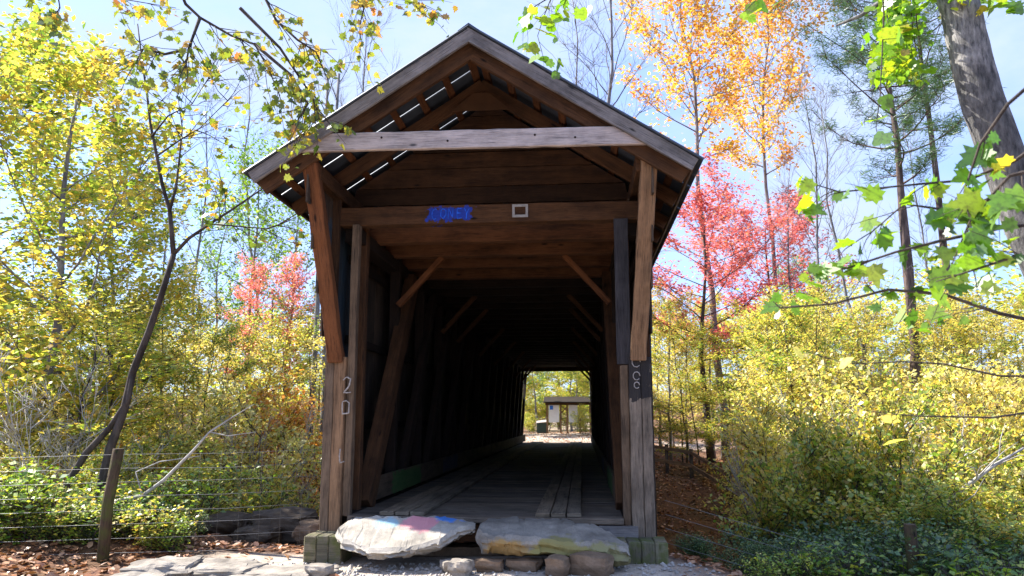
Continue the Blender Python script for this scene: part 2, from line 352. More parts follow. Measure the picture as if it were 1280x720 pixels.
# ------------------------------------------------------------------ trees
def wander(p, d, Ln, n, wob, up, rnd):
    pts = [V(p)]; d = V(d).normalized()
    for i in range(n):
        d = (d + V([rnd.gauss(0, wob) for _ in range(3)]) + V((0, 0, up))).normalized(); pts.append(pts[-1] + d * (Ln / n))
    return pts
def samp(pts, t):
    k = t * (len(pts) - 1); i = min(int(k), len(pts) - 2); return pts[i].lerp(pts[i + 1], k - i), (pts[i + 1] - pts[i]).normalized()
def grow(seed, trunks, n_limb, crown0, spread, tilt, nsub=6, ntw=4, prof='round', upb=.08, wob=.12, twl=.5, leaves_per=5, lsig=.12, zsq=1., lim_r=.4, limb_base=None):
    """trunks = list of (points, r0, r1). Returns wood MB and leaf points."""
    rnd = random.Random(seed); mb = MB(); lp = []
    for tp, r0, r1 in trunks:
        m = len(tp); mb.tube(tp, [r0 + (r1 - r0) * (i / (m - 1)) ** .8 for i in range(m)], 8)
        az = rnd.uniform(0, 6.28)
        for i in range(n_limb):
            t = crown0 + (1 - crown0) * ((i + rnd.random()) / n_limb) * .98
            u = (t - crown0) / (1 - crown0)
            pf = {'round': math.sin(math.pi * (.12 + .8 * u)) ** .7, 'cone': 1.05 - u, 'vase': .45 + .6 * u - .5 * max(0, u - .75), 'flat': .5 + .5 * u}[prof]
            Ln = spread * pf * rnd.uniform(.7, 1.15); az += 2.4 + rnd.uniform(-.5, .5)
            el = tilt + rnd.uniform(-.2, .25) + .5 * u * (prof != 'flat')
            p, _ = samp(tp, min(t, .999)); d = V((math.cos(az) * math.cos(el), math.sin(az) * math.cos(el), math.sin(el)))
            rb = max(.008, (r0 + (r1 - r0) * t ** .8) * lim_r)
            lb = wander(p, d, Ln, 6, wob, upb, rnd); mb.tube(lb, [rb * (1 - .85 * k / 6) for k in range(7)], 5)
            for j in range(nsub):
                tt = .2 + .8 * (j + rnd.random()) / nsub; q, dq = samp(lb, min(tt, .999))
                ax = dq.cross(V((0, 0, 1))); ax = ax.normalized() if ax.length > 1e-3 else V((1, 0, 0))
                dd = (dq + ax * rnd.choice((-1, 1)) * rnd.uniform(.5, 1.3) + V((0, 0, rnd.uniform(-.35, .5) * zsq))).normalized()
                sb = wander(q, dd, Ln * rnd.uniform(.2, .42) * (1.15 - .5 * tt) + .12, 3, wob, upb, rnd)
                mb.tube(sb, [rb * .4, rb * .28, rb * .18, .004], 4)
                for k in range(ntw):
                    w0, dw = samp(sb, rnd.uniform(.15, .99)); dv = (dw + V([rnd.uniform(-.9, .9), rnd.uniform(-.9, .9), rnd.uniform(-.5, .7) * zsq])).normalized()
                    tw = wander(w0, dv, twl * rnd.uniform(.5, 1.2), 2, wob, upb, rnd)
                    mb.tube(tw, [max(.0035, rb * .13), .0035, .002], 3)
                    for _ in range(leaves_per):
                        c, _d = samp(tw, rnd.uniform(.1, .999)); lp.append((c.x + rnd.gauss(0, lsig), c.y + rnd.gauss(0, lsig), c.z + rnd.gauss(0, lsig * zsq)))
    return mb, lp
def trunk_line(H, lean=(0, 0), wob=.03, n=9, seed=0, base=(0, 0, -.3)):
    r = random.Random(seed); pts = []; ox = oy = 0
    for i in range(n + 1):
        t = i / n; pts.append(V((base[0] + lean[0] * t * t * H + ox, base[1] + lean[1] * t * t * H + oy, base[2] + (H - base[2]) * t))); ox += r.gauss(0, wob) * H / n * 3; oy += r.gauss(0, wob) * H / n * 3
    return pts
PROTO = {}; RADIUS = {}
def proto(key, wood_mb, bmat, lp, size, lmat, **k):
    if lp: RADIUS[key] = max(math.hypot(p[0], p[1]) for p in lp)
    else: RADIUS[key] = 2.4
    PROTO[key] = (wood_mb.mesh(key + '_wood', bmat), leaf_mesh(key + '_leaves', lp, size, lmat, **k) if lp else None)
def place(kind, key, loc, label, cat='tree', group=None, s=1., rz=None, sz=None, parts=('trunk', 'crown')):
    t = thing(kind, label, cat, loc, group); wm, lm = PROTO[key]
    link(parts[0], wm, t)
    if lm: link(parts[1], lm, t)
    t.rotation_euler.z = random.uniform(0, 6.28) if rz is None else rz; t.scale = (s, s, sz or s); return t
# prototypes
for k, (sd_, H) in {'maple_a': (11, 9), 'maple_b': (12, 9)}.items():
    mb, lp = grow(sd_, [(trunk_line(H, (.02, .01), seed=sd_), .13, .02)], 26, .22, 2.7, .15, 7, 5, 'round', leaves_per=16, twl=.45, lsig=.14)
    proto(k, mb, B_grey, lp, .115, L_yg)
mb, lp = grow(21, [(trunk_line(8, (.03, 0), seed=21), .1, .015)], 24, .15, 2.5, .1, 7, 5, 'round', leaves_per=9, twl=.45, lsig=.12, zsq=.5); proto('yellow', mb, B_grey, lp, .1, L_yel)
mb, lp = grow(31, [(trunk_line(13, (.015, 0), seed=31), .14, .02)], 30, .58, 2.9, .35, 7, 5, 'round', leaves_per=9, twl=.5, lsig=.16); proto('orange', mb, B_grey, lp, .13, L_or)
mb, lp = grow(41, [(trunk_line(8.5, (.0, 0), seed=41), .14, .015)], 28, .42, 3.1, .15, 7, 5, 'round', leaves_per=13, twl=.45, lsig=.14, zsq=.45); proto('red', mb, B_dark, lp, .1, L_red)
mb, lp = grow(51, [(trunk_line(12, (.02, 0), seed=51), .15, .02)], 26, .3, 3., .3, 7, 5, 'round', leaves_per=5, twl=.5, lsig=.15); proto('green', mb, B_grey, lp, .16, L_gr)
mb, lp = grow(61, [(trunk_line(15, (.01, .01), seed=61), .17, .02)], 22, .35, 3.6, .6, 7, 5, 'vase', leaves_per=0, twl=.6, wob=.14); proto('bare_a', mb, B_grey, None, 0, None)
mb, lp = grow(62, [(trunk_line(13, (.03, .02), seed=62), .09, .012)], 18, .3, 2.2, .7, 6, 4, 'round', leaves_per=0, twl=.6); proto('bare_b', mb, B_grey, None, 0, None)
def pine(seed, H):
    rnd = random.Random(seed); mb, lp0 = grow(seed, [(trunk_line(H, (.005, .01), .01, seed=seed), .2, .03)], 26, .58, 3., .05, 6, 4, 'round', leaves_per=1, twl=.3, lsig=.02)
    lp = []
    for p in lp0:
        for _ in range(26): lp.append((p[0] + rnd.gauss(0, .12), p[1] + rnd.gauss(0, .12), p[2] + rnd.gauss(0, .1)))
    return mb, lp
mb, lp = pine(71, 17); proto('pine', mb, B_pine, lp, .22, L_pine, shape=NEEDLE, flat=.1)
def bush(seed, n, H, out_, lmat, size, key, leaves=6, n_limb=5, spread=.7, bm=B_dark, zsq=.6, flat=.5, ntw=4, r=.02, shape=RHOMB, lsig=.09):
    rnd = random.Random(seed); tr = []
    for i in range(n):
        a = rnd.uniform(0, 6.28); h = H * rnd.uniform(.65, 1.1); o = out_ * rnd.uniform(.3, 1)
        tr.append((wander((math.cos(a) * .12, math.sin(a) * .12, -.15), (math.cos(a) * o, math.sin(a) * o, h), h * 1.05, 6, .08, .03, rnd), r, .004))
    mb, lp = grow(seed, tr, n_limb, .15, spread, .15, 5, ntw, 'round', leaves_per=leaves, twl=.3, lsig=lsig, zsq=zsq, lim_r=.5)
    proto(key, mb, bm, lp, size, lmat, flat=flat, shape=shape)
bush(81, 6, 2.6, 1.6, L_yel, .07, 'shrub_yellow', 10, 6, 1.0, zsq=.35)
bush(82, 6, 2.4, 1.7, L_yg, .07, 'shrub_yg', 10, 6, 1.0, zsq=.35)
bush(83, 8, 1.2, 1.0, L_dk, .06, 'shrub_dark', 10, 5, .5, zsq=.8)
bush(84, 6, .9, .45, L_herb, .075, 'herb', 3, 4, .2, ntw=2, r=.006, zsq=.7, lsig=.05)
bush(88, 5, 2.2, 1.7, L_yel, .05, 'twiggy', 0, 7, .9, bm=B_white, r=.014)
bush(85, 5, 2.4, 1.2, L_or, .08, 'shrub_orange', 8, 6, .9, zsq=.4)
bush(86, 6, 1.6, 1.3, L_dk, .07, 'shrub_blue', 10, 5, .7, zsq=.6)
bush(87, 5, .7, .5, L_yg, .07, 'herb_yellow', 5, 4, .25, ntw=2, r=.006, zsq=.6, lsig=.05)
# understory sapling, thin stem with flat sprays
mb, lp = grow(91, [(trunk_line(5.5, (.06, .02), seed=91), .045, .008)], 18, .12, 1.9, .05, 6, 5, 'round', leaves_per=10, twl=.4, lsig=.1, zsq=.22, upb=.01); proto('sapling', mb, B_dark, lp, .08, L_yel, flat=1.)
mb, lp = grow(92, [(trunk_line(5, (.05, -.03), seed=92), .04, .008)], 18, .1, 1.9, .05, 6, 5, 'round', leaves_per=10, twl=.4, lsig=.1, zsq=.25, upb=.01); proto('sapling_green', mb, B_dark, lp, .08, L_yg, flat=1.)

def spot(px, Y):
    p = at(px, 524, Y); return (p.x, Y, ground_z(p.x, Y))
def hscale(px, py_top, Y, H):
    g = spot(px, Y); return (at(px, py_top, Y).z - g[2]) / H
def put(kind, key, px, pytop, Y, H, label, group=None, cat='tree', wide=1., **k):
    s = hscale(px, pytop, Y, H); return place(kind, key, spot(px, Y), label, cat, group, s=s * wide, sz=s, **k)
G_for = 'autumn trees standing behind the bridge'
# ---- left side trees
put('maple_tree', 'maple_a', 62, 88, 6.5, 9.2, 'tall yellow green maple at the far left with dense crown', cat='maple tree')
put('maple_tree', 'maple_b', -60, 60, 12, 9.2, 'yellow green maple at the left edge of the wood, cut off by the picture edge', cat='maple tree', wide=1.1)
put('maple_tree', 'maple_b', 135, 250, 11, 9.2, 'shorter yellow maple behind the tall left maple', cat='maple tree', rz=2)
put('young_tree', 'yellow', 205, 365, 14, 8.2, 'low yellow tree behind the curved dark trunk', cat='young tree')
put('young_tree', 'sapling_green', 105, 385, 5, 5.5, 'thin stemmed yellow green sapling left of the curved trunk', cat='sapling', wide=1.15)
put('young_tree', 'sapling', 150, 395, 7, 5.5, 'thin stemmed yellow sapling just behind the curved trunk', cat='sapling', wide=1.2)
put('green_tree', 'green', 318, 190, 24, 12.3, 'pale green tree above the red maple left of the bridge', cat='tree', wide=.8)
put('green_tree', 'green', 250, 265, 30, 12.3, 'green tree far behind the curved trunk', cat='tree', wide=.9)
put('green_tree', 'green', 362, 215, 21, 12.3, 'light green tree beside the left eave of the bridge', cat='tree', wide=.75, rz=1.5)
put('red_maple', 'red', 330, 345, 19, 8.8, 'small red maple left of the bridge', cat='maple tree', wide=.85)
put('orange_tree', 'yellow', 395, 380, 20, 8.2, 'orange yellow tree beside the left wall of the bridge', cat='tree', wide=.9)
put('bare_tree', 'bare_b', 238, 110, 22, 13.4, 'slender leafless tree rising left of the pale green tree', cat='bare tree', rz=1)
put('bare_tree', 'bare_b', 312, 95, 27, 13.4, 'leafless tree above the left roof edge, middle of three', cat='bare tree', rz=3)
put('bare_tree', 'bare_a', 432, 25, 30, 15.4, 'tall leafless tree behind the left slope of the roof', cat='bare tree', wide=.7, rz=4)
put('bare_tree', 'bare_b', 175, 190, 30, 13.4, 'distant leafless tree seen left of the curved trunk', cat='bare tree', rz=5)
for px, Y, lean, lb in ((391, 15.5, 0, 'straight grey trunk close to the bridge, left of a pair'), (403, 15, .004, 'straight grey trunk nearest the bridge, right of a pair')):
    t = thing('tall_tree', lb, 'tree', spot(px, Y)); H = 17
    mb, lp = grow(int(px), [(trunk_line(H, (lean, 0), .004, seed=int(px)), .13, .05)], 10, .7, 2.2, .6, 5, 4, 'round', leaves_per=0, twl=.5)
    mb.build('trunk', B_grey, t)
# ---- curved dark tree on the left
YC = .9
def path(pxs, Y=YC, dy=0): return [at(x, y, Y + dy * i) for i, (x, y) in enumerate(pxs)]
base = at(82, 640, YC); base.z = ground_z(base.x, base.y) - .2
ct = thing('leaning_tree', 'thin dark curved trunk forking above the fence post, with few leaves', 'tree', (0, 0, 0))
main = [at(124, 640, YC)] + path([(128, 600), (138, 560), (156, 510), (166, 465), (186, 415), (203, 365), (217, 318)])
main[0].z = ground_z(main[0].x, main[0].y) - .2
br = [(main, .075, .042),
      (path([(217, 318), (214, 285), (212, 262), (203, 232), (196, 195), (188, 155), (184, 120), (178, 80), (172, 30)], dy=.05), .04, .01),
      (path([(212, 264), (220, 235), (224, 200), (228, 160), (222, 120)], dy=.1), .025, .006),
      (path([(217, 318), (236, 298), (262, 280), (290, 262), (322, 240), (345, 225)], dy=-.05), .03, .008),
      (path([(262, 280), (300, 283), (335, 286), (365, 275)], dy=.1), .014, .004),
      (path([(196, 195), (225, 175), (250, 160), (290, 120)], dy=.1), .016, .004),
      (path([(190, 170), (210, 145), (240, 130), (262, 95)], dy=-.1), .016, .004)]
second = [at(66, 660, YC - .1)] + path([(84, 605), (108, 566), (138, 534), (160, 500), (165, 470)], Y=YC - .02); second[0].z = ground_z(second[0].x, second[0].y) - .2
br.append((second, .06, .035))
rnd = random.Random(5); tb = MB(); lp = []
for pts, r0, r1 in br:
    m = len(pts); tb.tube(pts, [r0 + (r1 - r0) * i / (m - 1) for i in range(m)], 8)
for pts, r0, r1 in br[1:7]:
    for j in range(9):
        p, d = samp(pts, rnd.uniform(.15, .98)); dv = (d + V([rnd.uniform(-1, 1) for _ in range(3)])).normalized()
        sb = wander(p, dv, rnd.uniform(.5, 1.1), 4, .15, .03, rnd); tb.tube(sb, [.009, .007, .005, .004, .003], 4)
        for _ in range(3):
            q, _d = samp(sb, rnd.uniform(.2, .9)); tw = wander(q, (_d + V([rnd.uniform(-1, 1) for _ in range(3)])), .35, 2, .1, 0, rnd); tb.tube(tw, [.004, .003, .002], 3)
            if rnd.random() < .45:
                for _ in range(5): c = samp(tw, rnd.uniform(.3, .99))[0]; lp.append((c.x + rnd.gauss(0, .06), c.y + rnd.gauss(0, .06), c.z + rnd.gauss(0, .05)))
tb.build('trunk', B_dark, ct); link('crown', leaf_mesh('curved_leaves', lp, .12, L_oak, shape=MAPLE, flat=.2), ct)
# dead leaning branch right of the post
db = thing('dead_branch', 'bleached bare branch leaning right from behind the fence post', 'branch')
mb = MB(); Y0 = .4
dp = [at(136, 628, Y0), at(178, 620, Y0), at(205, 600, Y0), at(240, 565, Y0), at(262, 540, Y0), at(290, 522, Y0), at(318, 505, Y0)]
mb.tube(dp, [.03, .028, .025, .02, .015, .01, .005], 6)
mb.tube([dp[4], at(285, 545, Y0 + .1), at(320, 540, Y0 + .2)], [.012, .009, .005], 5); mb.tube([dp[1], at(170, 590, Y0 + .1), at(200, 577, Y0 + .1), at(250, 570, Y0 + .2)], [.014, .012, .009, .005], 5)
mb.tube([at(136, 628, Y0), V((at(136, 628, Y0).x - .25, Y0, ground_z(-5, Y0) - .2))], [.03, .035], 6)
mb.build('limb', B_white, db)
# ---- right side trees
put('bare_tree', 'bare_a', 790, -60, 24, 15.4, 'large leafless tree behind the right slope of the roof', cat='bare tree', rz=.8)
put('bare_tree', 'bare_b', 762, -20, 37, 13.4, 'thin leafless tree showing above the roof right of the ridge', cat='bare tree', rz=2.2)
put('orange_tree', 'orange', 905, -50, 28, 13.2, 'tall orange and yellow tree behind the right eave', cat='tree', wide=.85, rz=1)
put('orange_tree', 'orange', 978, -10, 34, 13.2, 'distant orange tree right of the tall orange one', cat='tree', wide=.7, rz=3)
put('red_maple', 'red', 888, 258, 25.5, 8.8, 'bright red pink maple right of the bridge', cat='maple tree', wide=1.15, rz=.5)
put('red_maple', 'red', 965, 275, 30, 8.8, 'second pink maple, behind and right of the bright red one', cat='maple tree', wide=1.1, rz=2.5)
for px_, pt_, Y_, lb_ in ((826, 372, 29, 'green yellow tree on top of the bank, nearest the right wall of the bridge'), (858, 388, 27, 'low yellow tree behind the rail fence'), (892, 380, 30, 'green yellow tree behind the right end of the rail fence'), (842, 400, 35, 'farther yellow tree seen behind the rail fence')):
    put('young_tree', 'yellow' if Y_ % 2 else 'maple_a', px_, pt_, Y_, 8.2 if Y_ % 2 else 9.2, lb_, cat='tree', wide=.95)
put('sapling', 'sapling_green', 872, 398, 22.5, 5.5, 'green yellow sapling just behind the rail fence, in front of the red maple trunk', cat='sapling', wide=.9)
put('sapling', 'sapling_green', 905, 405, 21.5, 5.5, 'green yellow sapling by the right end of the rail fence', cat='sapling', wide=.9, rz=2)
put('young_tree', 'yellow', 838, 375, 24, 8.2, 'low green yellow tree under the red maple', cat='young tree', wide=.9)
put('bare_tree', 'bare_b', 1045, 70, 20, 13.4, 'slender leafless tree between the orange tree and the pines', cat='bare tree', rz=.3)
put('bare_tree', 'bare_b', 1085, 120, 16, 13.4, 'leafless tree just left of the pine trunks', cat='bare tree', rz=2.3)
put('bare_tree', 'bare_b', 985, 200, 26, 13.4, 'far leafless tree right of the red maple', cat='bare tree', rz=4.1)
put('bare_tree', 'bare_b', 1195, 130, 20, 13.4, 'leafless tree right of the pines, low on the hill', cat='bare tree', rz=1.1)
put('pine_tree', 'pine', 1140, -70, 15, 17, 'dark pine with straight trunk, larger of the pines', cat='pine tree', rz=.4)
put('pine_tree', 'pine', 1158, -90, 22, 17, 'thinner pine close behind the larger pine', cat='pine tree', rz=1.9, wide=.75)
put('pine_tree', 'pine', 1210, -140, 22, 17, 'pine nearest the right edge, behind the big grey trunk', cat='pine tree', rz=2.7, wide=.8)
put('green_tree', 'green', 1010, 330, 34, 12.3, 'dull green tree low behind the undergrowth on the right', cat='tree')
# big trunk
bt = thing('big_tree', 'thick grey furrowed trunk at the upper right', 'tree')
bp = [at(1500, 800, -3.6), at(1440, 640, -3.6), at(1360, 450, -3.6), at(1284, 280, -3.6), at(1229, 130, -3.6), at(1210, 60, -3.6), at(1194, -20, -3.6), at(1170, -120, -3.6), at(1140, -300, -3.6)]
bp[0].z = ground_z(bp[0].x, -3.6) - .3
fine = [samp(bp, i / 40)[0] + V((noise.noise(V((0, 0, i * .5))) * .015, 0, 0)) for i in range(41)]
mb = MB(); mb.tube(fine, [.19 - .045 * i / 40 for i in range(41)], 24)
lb = [at(1195, 10, -3.6), at(1150, 2, -3.3), at(1100, 15, -3.0), at(1050, 33, -2.8), at(1000, 55, -2.6)]
mb.tube([at(1190, -20, -3.6), at(1130, -12, -3.3), at(1100, 3, -3.1), at(1075, 20, -3.), at(1045, 32, -2.9)], [.05, .035, .026, .02, .01], 8)
to = mb.build('trunk', B_big, bt)
rnd = random.Random(9); lp = []
for i in range(520):   # creeper leaves hanging beside the trunk
    x, y = rnd.gauss(1122, 17), rnd.uniform(-20, 105); p = at(x, y, rnd.uniform(-3.7, -2.6)); lp.append(tuple(p))
for i in range(120):
    p = at(rnd.uniform(1150, 1275), rnd.uniform(-30, 15), rnd.uniform(-4, -2.6)); lp.append(tuple(p))
link('crown', leaf_mesh('hang_leaves', lp, .09, L_bright, shape=TULIP, flat=.1), bt)
mb = MB()
for k in range(8):
    x = 1100 + k * 6; mb.tube([at(x, -30, -3.2), at(x + 4, 30, -3.2), at(x + 12, 80, -3.1 + .05 * k), at(x + 8, 110, -3.1)], [.006, .005, .004, .002], 4)
mb.build('vine', B_dark, bt)
# ---- overhanging branches close to the camera
def overhang(label, mains, Y, nl, size, lmat, shape, seed, ntw=9, twl=.5, bmat=B_dark, hang=.3, r=.012, jy=.3, sig=.04):
    t = thing('overhanging_branch', label, 'branch'); rnd = random.Random(seed); mb = MB(); lp = []
    for pxs in mains:
        pts = [at(x, y, Y + rnd.uniform(-jy, jy) * .4) for x, y in pxs]; m = len(pts)
        mb.tube(pts, [r * (1 - .75 * i / (m - 1)) for i in range(m)], 6)
        for j in range(ntw):
            p, d = samp(pts, rnd.uniform(.2, .99)); dv = (d + V([rnd.uniform(-.9, .9), rnd.uniform(-.8, .8), rnd.uniform(-1., .5)])).normalized()
            tw = wander(p, dv, twl * rnd.uniform(.4, 1.1), 4, .15, -.03, rnd); mb.tube(tw, [r * .3, r * .25, r * .2, r * .15, r * .1], 4)
            for _ in range(nl):
                c = samp(tw, rnd.uniform(.15, .99))[0]; lp.append((c.x + rnd.gauss(0, sig), c.y + rnd.gauss(0, sig), c.z - abs(rnd.gauss(0, sig))))
    mb.build('branch', bmat, t); link('leaves', leaf_mesh('ov_leaves', lp, size, lmat, shape=shape, flat=.0, hang=hang, svar=.5), t); return t
overhang('dark branch with mottled maple leaves hanging in from the top left', [[(205, -60), (232, 5), (250, 22), (290, 45), (318, 55), (335, 85), (350, 120)], [(250, 22), (236, 60), (232, 85)], [(232, 62), (205, 68), (180, 60), (165, 85)], [(350, -50), (330, -5), (345, 25), (372, 50), (395, 65), (410, 100)], [(300, 10), (350, 60), (390, 120), (400, 150)], [(318, 55), (365, 95), (385, 130), (372, 150)]],
         -2.2, 9, .085, L_oak, MAPLE, 101, ntw=13, twl=.75, r=.022, sig=.06)
overhang('leafy branch along the top edge left of the roof peak', [[(420, -60), (440, -10), (455, 10), (450, 30), (450, 85)], [(380, -40), (420, -15), (480, -5), (530, 5)]],
         -2.0, 9, .08, L_oak, MAPLE, 102, ntw=11, twl=.6, r=.016, sig=.06)
overhang('small branch of mottled leaves at the top left corner', [[(60, -90), (85, -40), (120, -15), (160, 0), (220, 10)], [(60, -90), (70, -20), (75, 10), (60, 30)]],
         -2.1, 8, .09, L_oak, MAPLE, 112, ntw=10, twl=.5, r=.014, sig=.06)
overhang('bright green sprig hanging in front of the roof edge', [[(730, -60), (690, -5), (680, 20), (672, 45), (680, 75)], [(690, -5), (665, 10), (655, 35)], [(715, -30), (706, 5), (695, 10)]],
         -5.0, 3, .085, L_bright, TULIP, 103, ntw=5, twl=.3, r=.006)
overhang('large bright green leaves on a branch reaching in from the right', [[(1380, 420), (1250, 392), (1180, 368), (1110, 362), (1040, 380), (975, 385), (950, 360)], [(1380, 270), (1250, 285), (1180, 300), (1120, 315), (1060, 335), (1010, 340)], [(1330, 240), (1240, 250), (1180, 262), (1130, 255), (1090, 290)], [(1340, 150), (1270, 200), (1210, 225), (1150, 230), (1050, 240), (1000, 225)]],
         -7.0, 3, .08, L_bright, MAPLE, 104, ntw=8, twl=.28, r=.009, sig=.025)
overhang('sunlit green leaves low at the right edge in front of the trunk', [[(1340, 60), (1260, 130), (1225, 180), (1205, 240), (1215, 290)], [(1340, 200), (1262, 220), (1215, 270), (1190, 330)], [(1350, 330), (1270, 320), (1225, 335), (1170, 352)]],
         -7.4, 3, .09, L_bright, MAPLE, 105, ntw=7, twl=.22, r=.008, sig=.025)
overhang('few green leaves hanging from the top right of the orange tree', [[(1010, -70), (960, -15), (930, 15)], [(1100, -60), (1105, 20), (1100, 120), (1095, 160), (1102, 190)]],
         -6.2, 2, .085, L_bright, TULIP, 106, ntw=4, twl=.22, r=.005, sig=.025)
overhang('long bare twigs with a few yellow leaves crossing the right bank', [[(1380, 470), (1250, 470), (1180, 455), (1130, 452), (1060, 455), (1010, 440)], [(1360, 505), (1240, 522), (1150, 520), (1100, 516)]],
         -6.5, 1, .07, L_yel, OVAL, 107, ntw=4, twl=.25, r=.006, sig=.02)
# ---- understory
rnd = random.Random(77)
def cluster(kind, key, spots, labf, group, cat, H, parts=('stems', 'foliage')):
    for i, (px, pt, Y) in enumerate(spots):
        x_ = spot(px, Y)[0]
        if Y < 20.5 and 2 < x_ and px < 925 and Y > 3: px = rnd.uniform(925, 1250)
        if Y >= 20.5 and 0 < x_ < 5.2: px = 850 + rnd.uniform(0, 60); Y += 5
        if -5.2 < spot(px, Y)[0] < 0: px = rnd.uniform(0, 240)
        s = max(.35, min(1.35 if H < 1.7 else 2.2, hscale(px, pt, Y, H))); ws = s * rnd.uniform(.9, 1.2); lc = list(spot(px, Y))
        rad = RADIUS[key] * ws
        if rad > 2.6: ws *= 2.6 / rad; rad = 2.6
        if -1.5 < Y < 31.5 + rad and abs(lc[0]) - rad < 2.4: lc[0] = math.copysign(2.4 + rad, lc[0]); lc[2] = ground_z(lc[0], Y)
        if 1 < Y < 20.5 and lc[0] > 0:
            lim = at(900, 524, Y).x + rad * .8
            if lc[0] < lim: lc[0] = lim; lc[2] = ground_z(lim, Y)
        place(kind, key, lc, labf(i), cat, group, s=ws, sz=s, parts=parts)
same = lambda t: (lambda i: t)
R = lambda a, b: rnd.uniform(a, b)
cluster('sapling', 'sapling', [(R(815, 1300), R(375, 420), R(13, 27)) for _ in range(24)], same('yellow sapling with flat sprays in the thicket right of the bridge'), 'yellow saplings of the right thicket', 'sapling', 5.5, ('trunk', 'crown'))
cluster('sapling', 'sapling_green', [(R(815, 1100), R(385, 440), R(10, 24)) for _ in range(22)], same('yellow green sapling in the thicket right of the bridge'), 'green saplings of the right thicket', 'sapling', 5., ('trunk', 'crown'))
cluster('shrub', 'shrub_yellow', [(R(900, 1320), R(450, 560), R(4, 13)) for _ in range(17)], same('yellow shrub on the bank right of the bridge'), 'yellow shrubs of the right bank', 'shrub', 2.6)
cluster('shrub', 'shrub_yg', [(R(930, 1320), R(460, 590), R(3, 12)) for _ in range(17)], same('yellow green shrub on the bank right of the bridge'), 'yellow green shrubs of the right bank', 'shrub', 2.6)
cluster('dark_shrub', 'shrub_blue', [(x, y, Y) for x, y, Y in ((925, 625, 2.6), (945, 600, 3), (985, 595, 3.4), (1030, 610, 3), (1070, 640, 2.6), (1110, 660, 2.2), (960, 665, 1.0), (1020, 665, 1.2), (1080, 680, 1))], same('dark green bush low beside the bridge on the right'), 'dark bushes beside the bridge on the right', 'shrub', 1.6)
cluster('leafy_plant', 'shrub_dark', [(R(835, 1250), R(670, 700), R(-.1, 1.0)) for _ in range(12)], same('low dark leafy plant at the bottom right'), 'low plants at the bottom right', 'plant', 1.2)
cluster('leafy_plant', 'herb', [(R(830, 1090) if _ % 2 else R(1180, 1260), R(680, 705), R(-1.4, 0)) for _ in range(12)], same('small bright green plant at the bottom right'), 'small green plants at the bottom right', 'plant', .8)
cluster('sapling', 'sapling', [(R(-40, 400), R(400, 450), R(12, 26)) for _ in range(18)], same('yellow sapling with flat sprays in the wood left of the bridge'), 'yellow saplings of the left wood', 'sapling', 5.5, ('trunk', 'crown'))
cluster('sapling', 'sapling_green', [(R(-40, 380), R(390, 470), R(7, 20)) for _ in range(14)], same('yellow green sapling in the wood left of the bridge'), 'green saplings of the left wood', 'sapling', 5., ('trunk', 'crown'))
cluster('shrub', 'shrub_yellow', [(R(-30, 380), R(520, 600), R(3, 11)) for _ in range(18)], same('yellow shrub beyond the wire fence on the left'), 'yellow shrubs of the left slope', 'shrub', 2.6)
cluster('shrub', 'shrub_yg', [(R(-30, 330), R(540, 620), R(1.6, 8)) for _ in range(12)], same('yellow green shrub beyond the wire fence on the left'), 'yellow green shrubs of the left slope', 'shrub', 2.6)
cluster('shrub', 'shrub_orange', [(394, 420, 13), (372, 500, 11), (392, 575, 5)], same('orange shrub beside the left wall of the bridge'), 'orange shrubs by the left bridge wall', 'shrub', 2.6)
cluster('leafy_plant', 'herb', [(R(20, 330), R(585, 665), R(-.3, 2.2)) for _ in range(26)], same('small bright green plant at the foot of the wire fence'), 'small green plants along the wire fence', 'plant', .8)
cluster('leafy_plant', 'herb_yellow', [(R(20, 385), R(600, 680), R(-.5, 1.8)) for _ in range(34)], same('small yellowish plant at the foot of the wire fence'), 'yellowish plants along the wire fence', 'plant', .7)
cluster('leafy_plant', 'shrub_dark', [(R(285, 385), R(640, 665), R(-.1, .9)) for _ in range(7)], same('low dark leafy plant beside the left footing of the bridge'), 'dark plants by the left footing', 'plant', 1.2)
cluster('shrub', 'shrub_yg', [(1165, 610, 1.5), (1215, 590, 1.2), (1255, 600, 2), (1120, 600, 3.2)], same('yellow green shrub low at the right edge behind the dark post'), 'yellow green shrubs at the lower right edge', 'shrub', 2.6)
cluster('dry_shrub', 'twiggy', [(R(30, 380), R(470, 600), R(1.5, 9)) for _ in range(8)], same('leafless pale twiggy shrub on the slope left of the bridge'), 'pale twiggy shrubs of the left slope', 'shrub', 2.2, ('stems', 'twigs'))
cluster('dry_shrub', 'twiggy', [(R(950, 1260), R(430, 600), R(3, 11)) for _ in range(7)], same('leafless pale twiggy shrub on the bank right of the bridge'), 'pale twiggy shrubs of the right bank', 'shrub', 2.2, ('stems', 'twigs'))
# trees beyond the far portal
put('yellow_tree', 'maple_b', 764, 395, 43, 9.2, 'yellow green tree hidden partly by the far right corner of the bridge, over the path', cat='tree', wide=1.5)
put('yellow_tree', 'maple_a', 632, 395, 44, 9.2, 'yellow green tree hidden partly by the far left corner of the bridge', cat='tree', wide=1.5)
put('yellow_tree', 'green', 672, 405, 52, 12.3, 'green tree seen through the bridge, left of the notice shelter', cat='tree')
put('yellow_tree', 'maple_a', 715, 440, 54, 9.2, 'yellow green tree seen through the bridge behind the notice shelter', cat='tree', wide=1.3)
put('yellow_tree', 'maple_b', 740, 420, 60, 9.2, 'yellow green tree seen through the bridge at the right', cat='tree', wide=1.3)
put('yellow_tree', 'maple_a', 650, 430, 56, 9.2, 'yellow green tree seen at the left of the far opening', cat='tree', wide=1.4)
put('yellow_tree', 'maple_b', 700, 425, 62, 9.2, 'farther yellow green tree seen through the middle of the bridge', cat='tree', wide=1.6)
